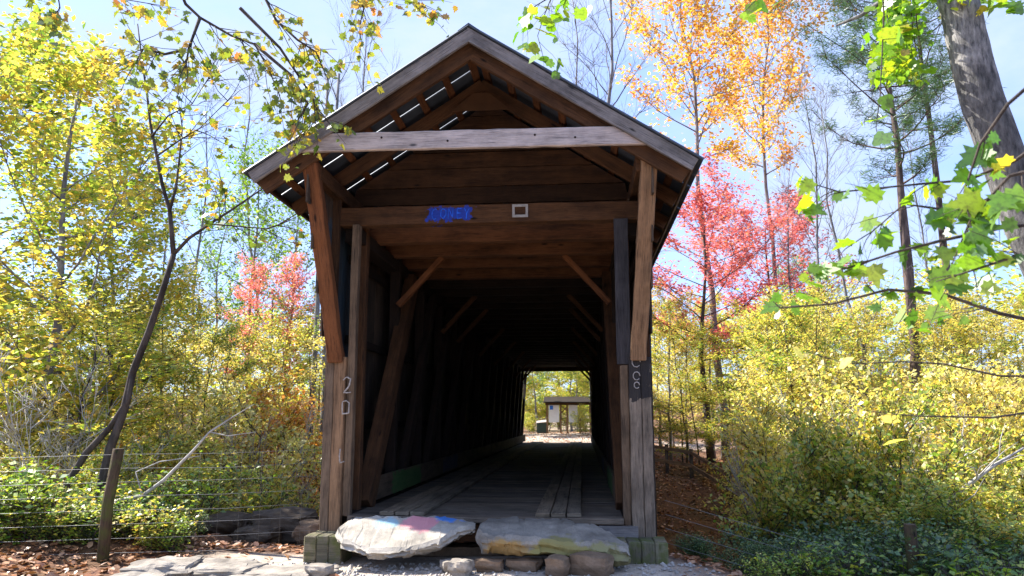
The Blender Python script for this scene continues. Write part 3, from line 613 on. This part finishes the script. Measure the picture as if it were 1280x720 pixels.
put('yellow_tree', 'maple_b', 722, 452, 49, 9.2, 'low limbed yellow green tree over the notice shelter', cat='tree', wide=1.5)
put('shrub', 'shrub_yg', 731, 506, 43, 2.6, 'pale green bush in front of the notice shelter', cat='shrub')
for q_, (px_, pt_, Y_) in enumerate([(640, 490, 58), (662, 485, 60), (684, 490, 59), (706, 485, 61), (726, 488, 58), (748, 485, 60)]): put('shrub', 'shrub_yg', px_, pt_, Y_, 2.6, 'dense yellow green shrub closing the view beyond the notice shelter', 'shrubs beyond the notice shelter', 'shrub')
put('shrub', 'shrub_yg', 664, 515, 47, 2.6, 'yellow green bush left of the green box', cat='shrub')
# the wood in the distance: one mass
rs = np.random.RandomState(3); fp = []
for _ in range(700):
    a = rs.uniform(-1.25, 1.1); D = rs.uniform(62, 105); x = math.sin(a) * D; y = math.cos(a) * D - 10
    if y < 30: continue
    h = rs.uniform(2, 10) if abs(a) > .05 else rs.uniform(1, 8)
    z0 = ground_z(x, y); n = 110; r = rs.uniform(1.2, 2.6)
    q = rs.normal(size=(n, 3)) * np.array([r, r, r * .6]) * .6 + np.array([x, y, z0 + h]); fp.append(q)
fw_ = bpy.data.objects.new('far_wood', leaf_mesh('far_wood', np.concatenate(fp), .42, L_yg)); COL.objects.link(fw_); fw_['kind'] = 'stuff'; tag(fw_, 'distant mass of yellow green woodland closing the view', 'woodland')
# fallen leaves
pts = []
for _ in range(60000):
    if rs.rand() < .12: x, y = rs.uniform(-6, 7), rs.uniform(31, 52)
    elif rs.rand() < .3: x, y = rs.uniform(-9, 9), rs.uniform(-6, 1)
    elif rs.rand() < .55: x, y = rs.uniform(2.5, 13), rs.uniform(8, 28)
    else: x, y = rs.uniform(-20, 16), rs.uniform(1, 48)
    if path_w(x, y) > .3 and rs.rand() < (.93 if y < 5 else .3): continue
    if -2.3 < x < 2.3 and -1.3 < y < 31: continue
    pts.append((x, y, ground_z(x, y) + rs.uniform(.005, .04)))
fl = bpy.data.objects.new('fallen_leaves', leaf_mesh('fallen_leaves', pts, .1, L_lit, shape=OVAL, flat=.9)); COL.objects.link(fl); fl['kind'] = 'stuff'; tag(fl, 'brown and pinkish fallen leaves lying over the ground', 'leaf litter')
# ------------------------------------------------------------------ the covered bridge
LB = 31.0; RX = -.09; HW = 2.84; ZR = 6.22; ZE = 4.36
bridge = thing('covered_bridge', 'old wooden covered bridge with gabled metal roof and open dark portal', 'covered bridge')
slope = (ZR - ZE) / HW; dl = math.hypot(HW, ZR - ZE); sv = V((HW, 0, ZE - ZR)) / dl
def rp(side, t, y, off=0.):
    """point on a roof slope: t metres down from the ridge, off = metres below the sheet"""
    d = V((side * sv.x, 0, sv.z)); nn = V((side * -sv.z, 0, sv.x)); return V((RX, y, ZR)) + d * t - nn * off
for sd_ in (-1, 1):
    segs = [(-1.27, -.18), (-.152, .915), (.943, LB + 1.1)]
    mb = MB()
    for y0, y1 in segs:
        y = y0
        while y < y1 - .01:
            ye = min(y + .61, y1); a = rp(sd_, 0, 0); 
            nnv = V((sd_ * -sv.z, 0, sv.x))
            prof = [(y, 0.), (y + .02, .022), (y + .04, 0.), (ye, 0.)]
            vs = []
            for (py_, hh) in prof:
                for t in (0, dl + .05): vs.append(rp(sd_, t, py_, -hh)); vs.append(rp(sd_, t, py_, -hh + .006))
            fs = []
            for k in range(len(prof) - 1):
                b0 = k * 4; b1 = b0 + 4
                fs += [(b0, b0 + 2, b1 + 2, b1), (b0 + 1, b1 + 1, b1 + 3, b0 + 3), (b0 + 2, b0 + 3, b1 + 3, b1 + 2), (b0, b1, b1 + 1, b0 + 1)]
            fs += [(0, 1, 3, 2), (12, 14, 15, 13)]
            mb.poly(vs, fs); y = ye
    mb.build('roof_panel', M_metal, bridge)
    lath = MB(); k = 0; t = .12
    while t < dl:
        lath.beam(rp(sd_, t, -1.1, .032), rp(sd_, t, LB + 1, .032), .1, .045, rp(sd_, 0, 0, -1) - rp(sd_, 0, 0), 6, .002); t += .43
    lath.build('roof_batten', W_red, bridge)
    rb = MB(); rb.beam(rp(sd_, -.0, -1.22, .1), rp(sd_, dl, -1.22, .1), .045, .165, rp(sd_, 0, 0, -1) - rp(sd_, 0, 0), 14, .004)
    rb.build('rake_board', W_grey, bridge, .006)
    ys = [-1.08, .08] + [1.35 + .95 * i for i in range(32)]
    for i, y in enumerate(ys):
        m2 = MB(); m2.beam(rp(sd_, .1, y, .2), rp(sd_, dl - .03, y, .2), .07, .26 if i == 0 else .2, rp(sd_, 0, 0, -1) - rp(sd_, 0, 0), 10 if i < 3 else 2, .006); m2.build('rafter', W_brown, bridge, .006)
    # eave plate
    MB().beam((sd_ * 2.13 + RX * .3, -.95, 4.42), (sd_ * 2.13 + RX * .3, LB + .9, 4.42), .2, .2, (0, 0, 1), 8, .004).build('wall_plate', W_brown, bridge, .01)
    MB().beam(rp(sd_, dl - .02, -1.1, .1), rp(sd_, dl - .02, LB + 1, .1), .03, .14, rp(sd_, 0, 0, -1) - rp(sd_, 0, 0), 6, .003).build('eave_board', W_brown, bridge)
mb = MB(); mb.poly([(RX - .14, -1.26, ZR - .07), (RX, -1.26, ZR + .035), (RX + .14, -1.26, ZR - .07), (RX - .14, LB + 1.1, ZR - .07), (RX, LB + 1.1, ZR + .035), (RX + .14, LB + 1.1, ZR - .07), (RX, -1.26, ZR - .0), (RX, LB + 1.1, ZR - .0)], [(0, 1, 4, 3), (1, 2, 5, 4), (0, 3, 7, 6), (6, 7, 5, 2), (0, 6, 1), (6, 2, 1)]); mb.build('ridge_cap', M_metal, bridge)
# collar gusset on second rafter pair
MB().poly([(RX - .42, -.0, 5.6), (RX + .42, -.0, 5.6), (RX + .12, -.0, 5.86), (RX - .12, -.0, 5.86), (RX - .42, -(-.02), 5.6), (RX + .42, -(-.02), 5.6), (RX + .12, -(-.02), 5.86), (RX - .12, -(-.02), 5.86)], [(0, 1, 2, 3), (7, 6, 5, 4), (0, 4, 5, 1), (1, 5, 6, 2), (2, 6, 7, 3), (3, 7, 4, 0)]).build('gusset_plate', W_brown, bridge)
# front collar beam
MB().beam((-2.36, -1.155, 4.74), (2.2, -1.155, 4.7), .07, .235, (0, 0, 1), 24, .004).build('collar_beam', W_pale, bridge, .008)
for x_, z_ in ((-2.1, 4.72), (-1.2, 4.77), (-.35, 4.7), (.75, 4.74), (1.25, 4.69), (1.95, 4.7)):
    MB().tube([(x_, -1.185, z_), (x_, -1.2, z_)], [.016, .013], 8).build('bolt', M_bolt, bridge)
# gable boarding behind
gb = MB(); z = 4.2; hts = [.3, .27, .3, .26, .3, .28, .22]
for i, h in enumerate(hts):
    rl = lambda q: min(2.12, max(.02, (ZR - .1 - q) / slope)); NB = 14; yb_ = .97 + .006 * (i % 2); z1 = z + h - random.uniform(.008, .016); off = random.random() * 30
    vs_ = []
    for q in range(NB + 1):
        for zz in (z + .003 + noise.noise(V((q * .7, i * 3., 1))) * .006, z1 + noise.noise(V((q * .7, i * 3., 9))) * .006):
            for yy in (yb_ - .018, yb_ + .018): vs_.append((RX + rl(zz) * (2 * q / NB - 1), yy, zz))
    fs_ = []
    for q in range(NB):
        a_ = q * 4; b_ = a_ + 4; fs_ += [(a_, b_, b_ + 2, a_ + 2), (a_ + 1, a_ + 3, b_ + 3, b_ + 1), (a_, a_ + 1, b_ + 1, b_), (a_ + 2, b_ + 2, b_ + 3, a_ + 3)]
    n0 = len(gb.uv); gb.poly(vs_, fs_); k_ = n0
    for f_ in fs_:
        for v_ in f_: gb.uv[k_] = (vs_[v_][0] + off, vs_[v_][2] + off); k_ += 1
    z += h
gb.build('gable_boarding', W_brown, bridge, .004)
gb2 = MB(); z = 4.2
for i, h in enumerate(hts):
    half = min(2.1, max(.12, (ZR - .3 - (z + h * .6)) / slope)); gb2.box((RX, LB - .1, z + h / 2), (2 * half, .035, h - .003), 2, 0); z += h
gb2.build('gable_boarding', W_brown, bridge)
# tie beams
for i in range(30):
    y = .12 + i * 1.02; first = i == 0
    tb_ = MB().box((0, y, 4.08 if first else 4.05), (4.2 if first else 3.95, .2, .26 if first else .25), 16 if i < 5 else 2, .006 if i < 8 else 0).build('tie_beam', W_graf if first else (W_beam if i < 5 else W_in), bridge, .008)  # light fading inward set by colour: lighter front beams, darker ones beyond
    if first: TB0 = tb_; tb_['label'] = 'front tie beam with blue spray paint'
# plaque frame on the first tie beam
mb = MB(); cx, cz = .47, 4.1
for dx, dz, wx, wz in ((0, .075, .22, .035), (0, -.075, .22, .035), (-.093, 0, .034, .115), (.093, 0, .034, .115)): mb.box((cx + dx, .005, cz + dz), (wx, .02, wz))
mb.build('plaque_frame', simple('dull_white', (.3, .28, .26), .8, 0, .3, 20), TB0)
LET = {'C': [(.9, .85), (.5, 1), (.1, .75), (.05, .3), (.4, 0), (.9, .12)], 'O': [(.5, 1), (.1, .75), (.1, .25), (.5, 0), (.9, .3), (.9, .75), (.5, 1)], 'N': [(.1, 0), (.12, 1), (.85, .05), (.9, 1)],
       'E': [(.9, .95), (.12, 1), (.1, .5), (.7, .52), (.1, .5), (.12, 0), (.9, .05)], 'Y': [(.05, 1), (.5, .5), (.95, 1), (.5, .5), (.45, 0)], '2': [(.05, .8), (.4, 1), (.85, .8), (.75, .45), (.1, .05), (.95, 0)],
       '0': [(.1, 0), (.05, .9), (.5, 1), (.9, .85), (.85, .05), (.1, 0)], 'L': [(.2, 1), (.15, .5), (.2, .02), (.8, .05)]}
def scrawl(ch, p, wdt, hgt, r_, mat, parent, name, seed=0):
    rr = random.Random(seed + ord(ch)); P = [V((p[0] + (a - .5) * wdt + rr.uniform(-.06, .06) * wdt, p[1], p[2] + (b - .5) * hgt + rr.uniform(-.06, .06) * hgt)) for a, b in LET[ch]]
    Q = [samp(P, k / (4. * (len(P) - 1)))[0] + V((0, 0, rr.gauss(0, .01) * hgt)) for k in range(4 * (len(P) - 1) + 1)]
    MB().tube(Q, [r_ * rr.uniform(.6, 1.2) for _ in Q], 5).build(name, mat, parent)
for k_, ch_ in enumerate('CONEY'): scrawl(ch_, (-.74 + k_ * .115 + .01 * (k_ % 2), .018, 4.09), .085, .15, .009, M_lblue, TB0, 'painted_letter', k_)
# knee braces
for y in (2.2, 6.3, 8.4, 12.5, 16.5, 20.6, 24.7, 28.7, 30.3):
    for sd_ in (-1, 1):
        MB().beam((sd_ * 1.76, y, 3.12 if y < 30 else 3.45), (sd_ * 1.02 if y < 30 else sd_ * 1.42, y, 3.93), .09, .11, (0, 1, 0), 6, .004).build('knee_brace', W_red if y < 3 else W_brown, bridge, .006)
MB().beam((-1.9, 30.75, 3.9), (1.9, 30.75, 3.9), .1, .3).build('lintel', W_brown, bridge)
# walls
for sd_ in (-1, 1):
    sd = MB(); y = -.02
    while y < LB:
        wd = random.uniform(.19, .28); 
        top = 4.52
        sd.beam((sd_ * 2.2, y + wd / 2, -.42 - random.uniform(0, .1)), (sd_ * 2.2, y + wd / 2, top), wd - .004, .025, (1, 0, 0), 3, .002); y += wd
    # slanted weatherboards sheltering the portal side
    for k in range(4):
        y1 = -.05 - k * .25; zb = 2.35 + k * .55
        sd.beam((sd_ * 2.2, y1 - .12, zb), (sd_ * 2.2, y1 - .12, 4.5), .245, .025, (1, 0, 0), 2, .002)
    sd.build('siding', W_side, bridge)
    # inner lining strips and rails
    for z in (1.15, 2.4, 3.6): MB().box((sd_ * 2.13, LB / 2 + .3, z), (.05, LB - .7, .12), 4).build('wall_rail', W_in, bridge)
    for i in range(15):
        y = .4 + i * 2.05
        MB().beam((sd_ * 1.9, y + .1, -.05), (sd_ * 1.9, y + .1, 4.3), .17, .15, (0, 1, 0), 6, .005).build('truss_post', W_brown if i == 0 else W_in, bridge, .01)  # posts and diagonals past the first bay use the shade-darkened wood colour
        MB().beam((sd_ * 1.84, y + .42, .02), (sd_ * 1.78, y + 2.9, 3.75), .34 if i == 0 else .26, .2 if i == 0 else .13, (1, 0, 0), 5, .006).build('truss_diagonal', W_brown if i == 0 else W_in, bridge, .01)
    MB().box((sd_ * 1.76, LB / 2 + .6, .24), (.05, LB - 1., .34), 20, .004).build('curb_board', W_curb, bridge, .006)
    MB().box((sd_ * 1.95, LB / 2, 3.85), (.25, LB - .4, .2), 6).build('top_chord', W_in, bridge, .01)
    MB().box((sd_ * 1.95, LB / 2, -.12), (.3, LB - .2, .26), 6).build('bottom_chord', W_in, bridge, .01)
    # portal jamb boards
    MB().beam((sd_ * 2.12, -.04, -.26), (sd_ * 2.12, -.04, 2.25 if sd_ < 0 else 2.05), .13, .13, (0, 1, 0), 14, .005).build('portal_post', W_post if sd_ < 0 else W_gp, bridge, .01)
    JB = MB().beam((sd_ * 1.975, -.06, -.26), (sd_ * 1.975, -.06, 2.08 if sd_ < 0 else 2.05), .15, .12, (0, 1, 0), 12, .006).build('jamb_board', W_tan if sd_ < 0 else W_gp, bridge, .008)
    if sd_ < 0: JBL = JB; JB['label'] = 'tan jamb board with chalked digits'
    else: JBR = JB
    MB().beam((sd_ * 1.845, .02, -.1 if sd_ > 0 else -.02), (sd_ * 1.845, .02, 3.95 if sd_ < 0 else 1.95), .1, .14, (0, 1, 0), 10, .005).build('inner_jamb', W_post, bridge, .008)
    # forward leaning wing brace
    MB().beam((sd_ * 2.03, -.1, 2.02), (sd_ * 2.17, -1.02, 4.52), .2, .16, (0, 1, 0), 12, .008).build('wing_brace', W_red if sd_ < 0 else W_tan, bridge, .012)
    MB().beam((sd_ * 2.14, -.02, 2.05), (sd_ * 2.14, .0, 4.4), .1, .08, (0, 1, 0), 4, .003).build('corner_board', W_brown, bridge)
MB().beam((1.85, .0, 1.96), (1.85, .0, 3.95), .19, .06, (0, 1, 0), 8, .003).build('dark_board', W_tar, bridge, .005)
# graffiti on jambs
def stroke(name, px_pts, Y, mat, r=.012):
    MB().tube([at(x, y, Y) for x, y in px_pts], [r] * len(px_pts), 5).build(name, mat, bridge)
def chalk_num(ch, px, py, size):
    p = at(px, py, -.12); scrawl(ch, p, size * .5, size * .85, .011, M_chalk, JBL, 'chalk_digit')
chalk_num('2', 434, 481, .26); chalk_num('0', 432, 509, .22); chalk_num('L', 428, 570, .2)
for i, (zc, r_) in enumerate(((1.98, .055), (1.8, .045), (1.68, .035))):
    MB().tube([(2.0 + r_ * math.cos(a * .7), -.128, zc + 1.2 * r_ * math.sin(a * .7)) for a in range(9)], [.007] * 9, 5).build('chalk_loop', M_chalk, JBR)
# deck
dk = MB(); y = -.16
while y < LB:
    wd = random.uniform(.2, .28); dk.box((0, y + wd / 2, -.035), (3.58, wd - .008, .07), 5, .003); y += wd
dk.build('deck', W_deck, bridge, .005)
for x0 in (.66, -1.38):
    rn = MB()
    for k in range(3):
        y = -.12 + random.uniform(0, .03)
        while y < LB:
            ln = random.uniform(3.6, 4.6); ye = min(LB, y + ln); rn.box((x0 + .1 + k * .2, (y + ye) / 2, .028), (.185, ye - y - .012, .05), 8, .005); y = ye
    rn.build('runner_plank', W_runner, bridge, .006)
MB().box((0, -.02, -.2), (3.7, .16, .24), 8, .006).build('end_beam', W_brown, bridge, .01)
MB().box((1.72, -.1, -.2), (.5, .1, .22), 3, .004).build('bearing_beam', W_grey, bridge, .006)
fb = MB()
for k in range(3): fb.box((-2.14 + k * .165, -.3, -.45), (.155, .5, .5), 3, .006)
fb.build('footing', W_moss, bridge, .012)
fb = MB()
for k in range(4): fb.box((1.72 + k * .165, -.3, -.62), (.158, .5, .8), 3, .006)
fb.build('footing', W_moss, bridge, .012)
# stone abutments
def rock_mesh(sx, sy, sz, seed, boxy=.55, n=10, rough=.12):
    vs = []; idx = {}; fs = []
    def vid(p):
        k = tuple(round(c, 5) for c in p)
        if k not in idx:
            v = V(p); s = v.normalized(); v = s.lerp(v, boxy); 
            nn = noise.noise(v * 1.3 + V((seed, 0, 0))) * rough * 2 + noise.noise(v * 3.5 + V((0, seed, 0))) * rough * .8 + noise.noise(v * 9 + V((0, seed, 0))) * rough * .25
            lay = math.floor(v.z * 3 + noise.noise(v * 1.5 + V((seed, 5, 0))) * 1.5) * .03
            v = v * (1 + nn + lay); idx[k] = len(vs); vs.append(V((v.x * sx, v.y * sy, v.z * sz)))
        return idx[k]
    for ax in range(3):
        for sg in (-1, 1):
            for i in range(n):
                for j in range(n):
                    q = []
                    for a, b in ((0, 0), (1, 0), (1, 1), (0, 1)):
                        u = 2 * (i + a) / n - 1; w_ = 2 * (j + b) / n - 1; p = [0, 0, 0]; p[ax] = sg; p[(ax + 1) % 3] = u; p[(ax + 2) % 3] = w_; q.append(vid(p))
                    fs.append(q if sg > 0 else q[::-1])
    return vs, fs
def rock(name, loc, dims, mat, label, seed, group=None, rz=0, boxy=.5, n=8, rough=.14, smooth=False):
    vs, fs = rock_mesh(dims[0] / 2, dims[1] / 2, dims[2] / 2, seed, boxy, n, rough); o = MB().poly(vs, fs, smooth).build(name, mat)
    o.location = loc; o.rotation_euler.z = rz; return tag(o, label, 'rock', group)
rnd = random.Random(4)
for i in range(9):
    rock('abutment_stone', (-1.7 + i * .42, .35 + rnd.uniform(-.05, .05), -.62), (.46, .5, .42), M_rockb, 'dark squared stone supporting the near end of the bridge', i * 3.1, 'stones of the near abutment', n=5, boxy=.8, rough=.06)
def slab(name, st, mat, label, seed):
    """st: stations x, yb, yf, z top back, z top front, z bottom"""
    vs = []; K = 16; NS = 90
    def itp(x):
        for a, b in zip(st, st[1:]):
            if a[0] <= x <= b[0]:
                t = (x - a[0]) / (b[0] - a[0]); return [a[k] + (b[k] - a[k]) * t for k in range(6)]
        return st[-1]
    x0, x1 = st[0][0], st[-1][0]
    for i in range(NS + 1):
        x = x0 + (x1 - x0) * i / NS; _, yb, yf, zb, zf, zo = itp(min(x, x1 - 1e-6)); h = zf - zo; dy = yb - yf
        ring = [(yb, zo + .05), (yb, zb - .08), (yb - .03, zb), (yb - dy * .25, zb + .0), (yb - dy * .5, (zb * .55 + zf * .45) + .02), (yb - dy * .75, zb * .25 + zf * .75 + .01), (yf + .04, zf + .02), (yf, zf - .02), (yf - .02, zf - h * .3), (yf + .01, zf - h * .5), (yf - .01, zf - h * .7), (yf + .05, zo + .03), (yf + .12, zo), (yf + dy * .4, zo - .01), (yf + dy * .7, zo), (yb - .04, zo)]
        for (y, z) in ring:
            p = V((x * 2.2, y * 3, z * 6 + seed)); c_ = noise.cell(V((x * 5 + seed, y * 4, z * 9))); d = noise.noise(p) * .045 + abs(noise.noise(p * 2.7)) * .035 + noise.noise(p * 9) * .012 + (c_ - .5) * .022; d2 = noise.noise(p * 1.3 + V((7, 1, 2))) * .045 + noise.noise(p * 6) * .015
            vs.append((x + d2, y + d, z + d * .7))
    fs = [(i * K + k, i * K + (k + 1) % K, (i + 1) * K + (k + 1) % K, (i + 1) * K + k) for i in range(NS) for k in range(K)]
    fs += [tuple(range(K))[::-1], tuple(NS * K + k for k in range(K))]
    o = MB().poly(vs, fs).build(name, mat); o.data.polygons.foreach_set('use_smooth', [False] * len(fs)); return tag(o, label, 'stone slab')
slab('step_stone', [(-1.72, -.32, -.75, -.05, -.1, -.24), (-1.62, -.24, -.95, -.01, -.2, -.33), (-1.2, -.22, -1.06, .0, -.27, -.38), (-.8, -.22, -1.04, .02, -.25, -.37), (-.45, -.22, -.9, .02, -.16, -.3), (-.22, -.25, -.6, -.0, -.08, -.22), (-.08, -.32, -.45, -.03, -.05, -.12)], M_slabL, 'pale slab with pink and blue chalk marks below the deck edge', 1.3)
slab('step_stone', [(-.0, -.4, -.72, -.05, -.08, -.24), (.08, -.25, -.95, -.01, -.08, -.32), (.5, -.22, -1.02, .0, -.12, -.33), (1.0, -.22, -1.02, .0, -.14, -.33), (1.35, -.25, -1.04, -.03, -.16, -.37), (1.65, -.5, -1.06, -.14, -.2, -.41), (1.8, -.68, -1.0, -.2, -.24, -.38)], M_slabR, 'grey slab with ochre underside, right of the chalked one', 6.1)
SR = [((-.12, -1.2), (.26, .24, .2), M_rock, 'pale small rock between the two stone slabs'), ((.17, -.95), (.34, .25, .16), M_rockb, 'rounded brown rock under the left end of the right slab'), ((.58, -.9), (.42, .25, .16), M_rockb, 'flat brown rock under the middle of the right slab'), ((.98, -1.2), (.26, .25, .26), M_rockb, 'brown upright rock under the right slab'), ((1.36, -1.12), (.5, .3, .3), M_rockb, 'largest brown block under the right slab'), ((-1.72, -1.35), (.3, .22, .14), M_rock, 'small grey rock below the left footing'), ((-.3, -.95), (.2, .2, .14), M_rock, 'dull rock behind the pale small one')]
for i, ((x, y), d, m, lb) in enumerate(SR): rock('small_rock', (x, y, -.5 + d[2] * .3), d, m, lb, 20 + i, n=6, boxy=.55, rough=.1, rz=rnd.uniform(-.5, .5))
FR = [(178, 708, -1.9, (.6, .7, .2)), (205, 700, -1.5, (.8, .8, .34)), (255, 698, -1.3, (1.1, .8, .22)), (295, 700, -1.2, (.7, .7, .18)), (345, 706, -1.3, (.8, .6, .12)), (310, 716, -1.9, (.8, .5, .12)), (390, 708, -1.1, (.6, .5, .1))]
FL = ['darker low rock at the left end of the ledge', 'humped grey rock on the left of the ledge', 'broad pale rock of the ledge left of the bridge', 'flat rock in the middle of the ledge', 'flat pale rock of the ledge nearer the bridge', 'low rock in front of the ledge', 'small flat rock beside the left footing']
for i, (px, py, Y, d) in enumerate(FR):
    p = at(px, py, Y); rock('ledge_rock', (p.x, Y, ground_z(p.x, Y) + .02), d, M_rock, FL[i], 40 + i, n=12, boxy=.35, rough=.16, rz=rnd.uniform(-.4, .4))
for i, (px, py, Y, d) in enumerate([(352, 655, 2.2, (1.1, .9, .6)), (395, 658, 1.4, (.6, .5, .35)), (318, 668, 1.6, (.7, .6, .4)), (285, 655, 2.6, (.9, .8, .5))]):
    p = at(px, py, Y); rock('bank_boulder', (p.x, Y, p.z - .1), d, M_rockb if i in (1,) else M_rockd, ['wide dark boulder on the slope left of the bridge', 'reddish rock close behind the left footing', 'boulder left of the wide dark one', 'upper boulder on the left slope'][i], 60 + i, n=10, boxy=.4, rough=.16)
# gravel
pv = MB(); rs2 = random.Random(8)
for _ in range(5200):
    x, y = rs2.uniform(-4.2, 3.2), rs2.uniform(-3.2, -.5)
    if path_w(x, y) < .35 and rs2.random() < .7: continue
    r = .008 + .03 * rs2.random() ** 3; z = ground_z(x, y) + r * .3
    pv.poly([(x + r, y, z), (x, y + r * .8, z), (x - r * .9, y, z), (x, y - r, z), (x + r * .1, y, z + r * .7), (x, y, z - r * .5)], [(0, 1, 4), (1, 2, 4), (2, 3, 4), (3, 0, 4), (1, 0, 5), (2, 1, 5), (3, 2, 5), (0, 3, 5)])
gv = pv.build('gravel', simple('pebbles', (.36, .33, .3), .9, 0, .5, 3)); gv['kind'] = 'stuff'; tag(gv, 'loose gravel in front of the bridge', 'gravel')
# ------------------------------------------------------------------ fences
def post(t, p, h, r, mat, top_tilt=.0, name='post'):
    MB().tube([V(p) + V((0, 0, -.4)), V(p) + V((0, 0, h * .5)), V(p) + V((top_tilt * .7, 0, h - .01)), V(p) + V((top_tilt * .7, 0, h))], [r * 1.05, r, r * .98, r * .9], 12).build(name, mat, t)
P0 = at(128, 705, -.7); P0.z = -.55
wf = thing('wire_fence', 'wire fence with round wooden post left of the bridge', 'fence')
post(wf, P0, 1.42, .07, W_dpost, .12); post(wf, (P0.x - 2.9, -.9, -.6), 1.4, .07, W_dpost, 0)
for i in range(8):
    h = .12 + i * .175; mb = MB(); A = V((P0.x - 2.9, -.9, -.6 + h)); B = V((P0.x + .1 * h, -.63, -.55 + h)); C_ = V((-2.2, .02, -.5 + h))
    pts = [A, A.lerp(B, .5) + V((0, 0, -.02)), B, B.lerp(C_, .5) + V((0, 0, -.03 + .01 * (i % 3))), C_]; mb.tube(pts, [.0026] * 5, 4); mb.build('wire', M_wire, wf)
mb = MB()
for k in range(9):
    A = V((P0.x, -.63, -.5)).lerp(V((-2.2, .02, -.5)), (k + 1) / 10); mb.tube([A + V((0, 0, .1)), A + V((0, 0, 1.32))], [.0013, .0013], 4)
mb.build('wire_stay', M_wire, wf)
P1 = at(1137, 655, -.5); g1 = ground_z(P1.x, -.5)
wf = thing('wire_fence', 'wire fence with dark mossy post at the lower right', 'fence')
post(wf, (P1.x, -.5, g1), P1.z - g1, .07, W_dpost); post(wf, (P1.x + 2.8, -.7, ground_z(P1.x + 2.8, -.7)), 1.1, .07, W_dpost)
for i in range(6):
    h = .14 + i * .17; A = V((2.3, -.2, -.75 + h)); B = V((P1.x, -.43, g1 + h)); C_ = V((P1.x + 2.8, -.63, ground_z(P1.x + 2.8, -.7) + h))
    MB().tube([A, A.lerp(B, .5) + V((0, 0, -.02)), B, B.lerp(C_, .5) + V((0, 0, -.02)), C_], [.003] * 5, 4).build('wire', M_wire, wf)
rf = thing('rail_fence', 'wooden rail fence on top of the leafy bank right of the bridge', 'fence')
PT = [(800, 21.5), (832, 21), (862, 20.5), (908, 18.5)]; pp = []
for px, Y in PT:
    p = at(px, 524, Y); g = ground_z(p.x, Y); pp.append(V((p.x, Y, g))); MB().box((p.x, Y, g + .45), (.13, .13, 1.3), 3, .006).build('post', B_dark, rf)
for a, b in zip(pp, pp[1:]):
    for h in (.45, .95): MB().beam(a + V((0, -.09, h)), b + V((0, -.09, h + .02)), .05, .13, (0, 0, 1), 4, .008).build('rail', W_tan, rf)
# ------------------------------------------------------------------ notice shelter beyond the bridge
ks = thing('notice_shelter', 'wooden notice shelter with white posters seen through the bridge', 'notice board'); KY = 46
kz = ground_z(0, KY)
def kx(px): return at(px, 524, KY).x
for px, dy in ((684, 0), (701, 0), (709, .2), (725, .2), (738, .2)): MB().box((kx(px), KY + dy, kz + 1.0), (.13, .13, 2.3), 1).build('post', W_tan, ks)
for a, b in ((700, 709), (709, 701)): MB().beam((kx(a), KY + .1, kz + (1.4 if a == 700 else 1.6)), (kx(b), KY + .15, kz + (1.9 if a == 700 else 2.0)), .08, .08).build('brace', W_tan, ks)
MB().beam((kx(682), KY - .3, kz + 2.12), (kx(745), KY - .3, kz + 2.12), .12, .18).build('roof_beam', W_brown, ks)
MB().poly([(kx(680), KY - .8, kz + 2.17), (kx(747), KY - .8, kz + 2.17), (kx(747), KY + .9, kz + 2.6), (kx(680), KY + .9, kz + 2.6), (kx(680), KY - .8, kz + 2.25), (kx(747), KY - .8, kz + 2.25), (kx(747), KY + .9, kz + 2.68), (kx(680), KY + .9, kz + 2.68)], [(3, 2, 1, 0), (4, 5, 6, 7), (0, 1, 5, 4), (1, 2, 6, 5), (2, 3, 7, 6), (3, 0, 4, 7)]).build('roof', W_in, ks)
for x0, x1, dy in ((686, 699, 0), (711, 722, .2)):
    PO_ = MB().box(((kx(x0) + kx(x1)) / 2, KY + dy - .1, kz + 1.42), (kx(x1) - kx(x0), .03, 1.25)).build('poster', M_white, ks)
    if x0 == 686: PO = PO_
MB().box((kx(689.5), KY - .125, kz + 1.85), (.24, .012, .3)).build('blue_emblem', M_blue, PO)
bx = thing('storage_box', 'dark green box with sloped lid left of the notice shelter', 'box')
MB().box((kx(677), KY + .3, kz + .38), (.7, .6, .76), 1).build('body', M_dbox, bx, .01)
MB().poly([(kx(677) - .4, KY - .05, kz + .72), (kx(677) + .4, KY - .05, kz + .8), (kx(677) + .4, KY + .65, kz + .95), (kx(677) - .4, KY + .65, kz + .85), (kx(677) - .4, KY - .05, kz + .76), (kx(677) + .4, KY - .05, kz + .84), (kx(677) + .4, KY + .65, kz + .99), (kx(677) - .4, KY + .65, kz + .89)], [(3, 2, 1, 0), (4, 5, 6, 7), (0, 1, 5, 4), (1, 2, 6, 5), (2, 3, 7, 6), (3, 0, 4, 7)]).build('lid', W_pale, bx)
# dead limbs lying in the right thicket
for i, (pts, Y, lb) in enumerate([([(1055, 590), (1085, 562), (1120, 545), (1150, 515)], 5, 'bleached dead limb slanting up in the right thicket'), ([(1168, 662), (1180, 632), (1205, 610), (1245, 580), (1280, 560)], 1.6, 'bleached dead branch behind the dark post at lower right'), ([(1110, 585), (1150, 590), (1190, 588), (1215, 560)], 4, 'thin pale dead branch right of the slanting limb')]):
    t = thing('dead_limb', lb, 'branch'); mb = MB(); q = [at(x, y, Y) for x, y in pts]; mb.tube(q, [.045 - .03 * k / (len(q) - 1) for k in range(len(q))], 6)
    for k in range(7):
        p, d = samp(q, rnd.uniform(.2, .95)); s_ = wander(p, d + V([rnd.uniform(-1, 1) for _ in range(3)]), .8, 3, .2, 0, rnd); mb.tube(s_, [.012, .009, .006, .003], 4)
    mb.build('limb', B_white, t)
print('objects', len(bpy.data.objects))
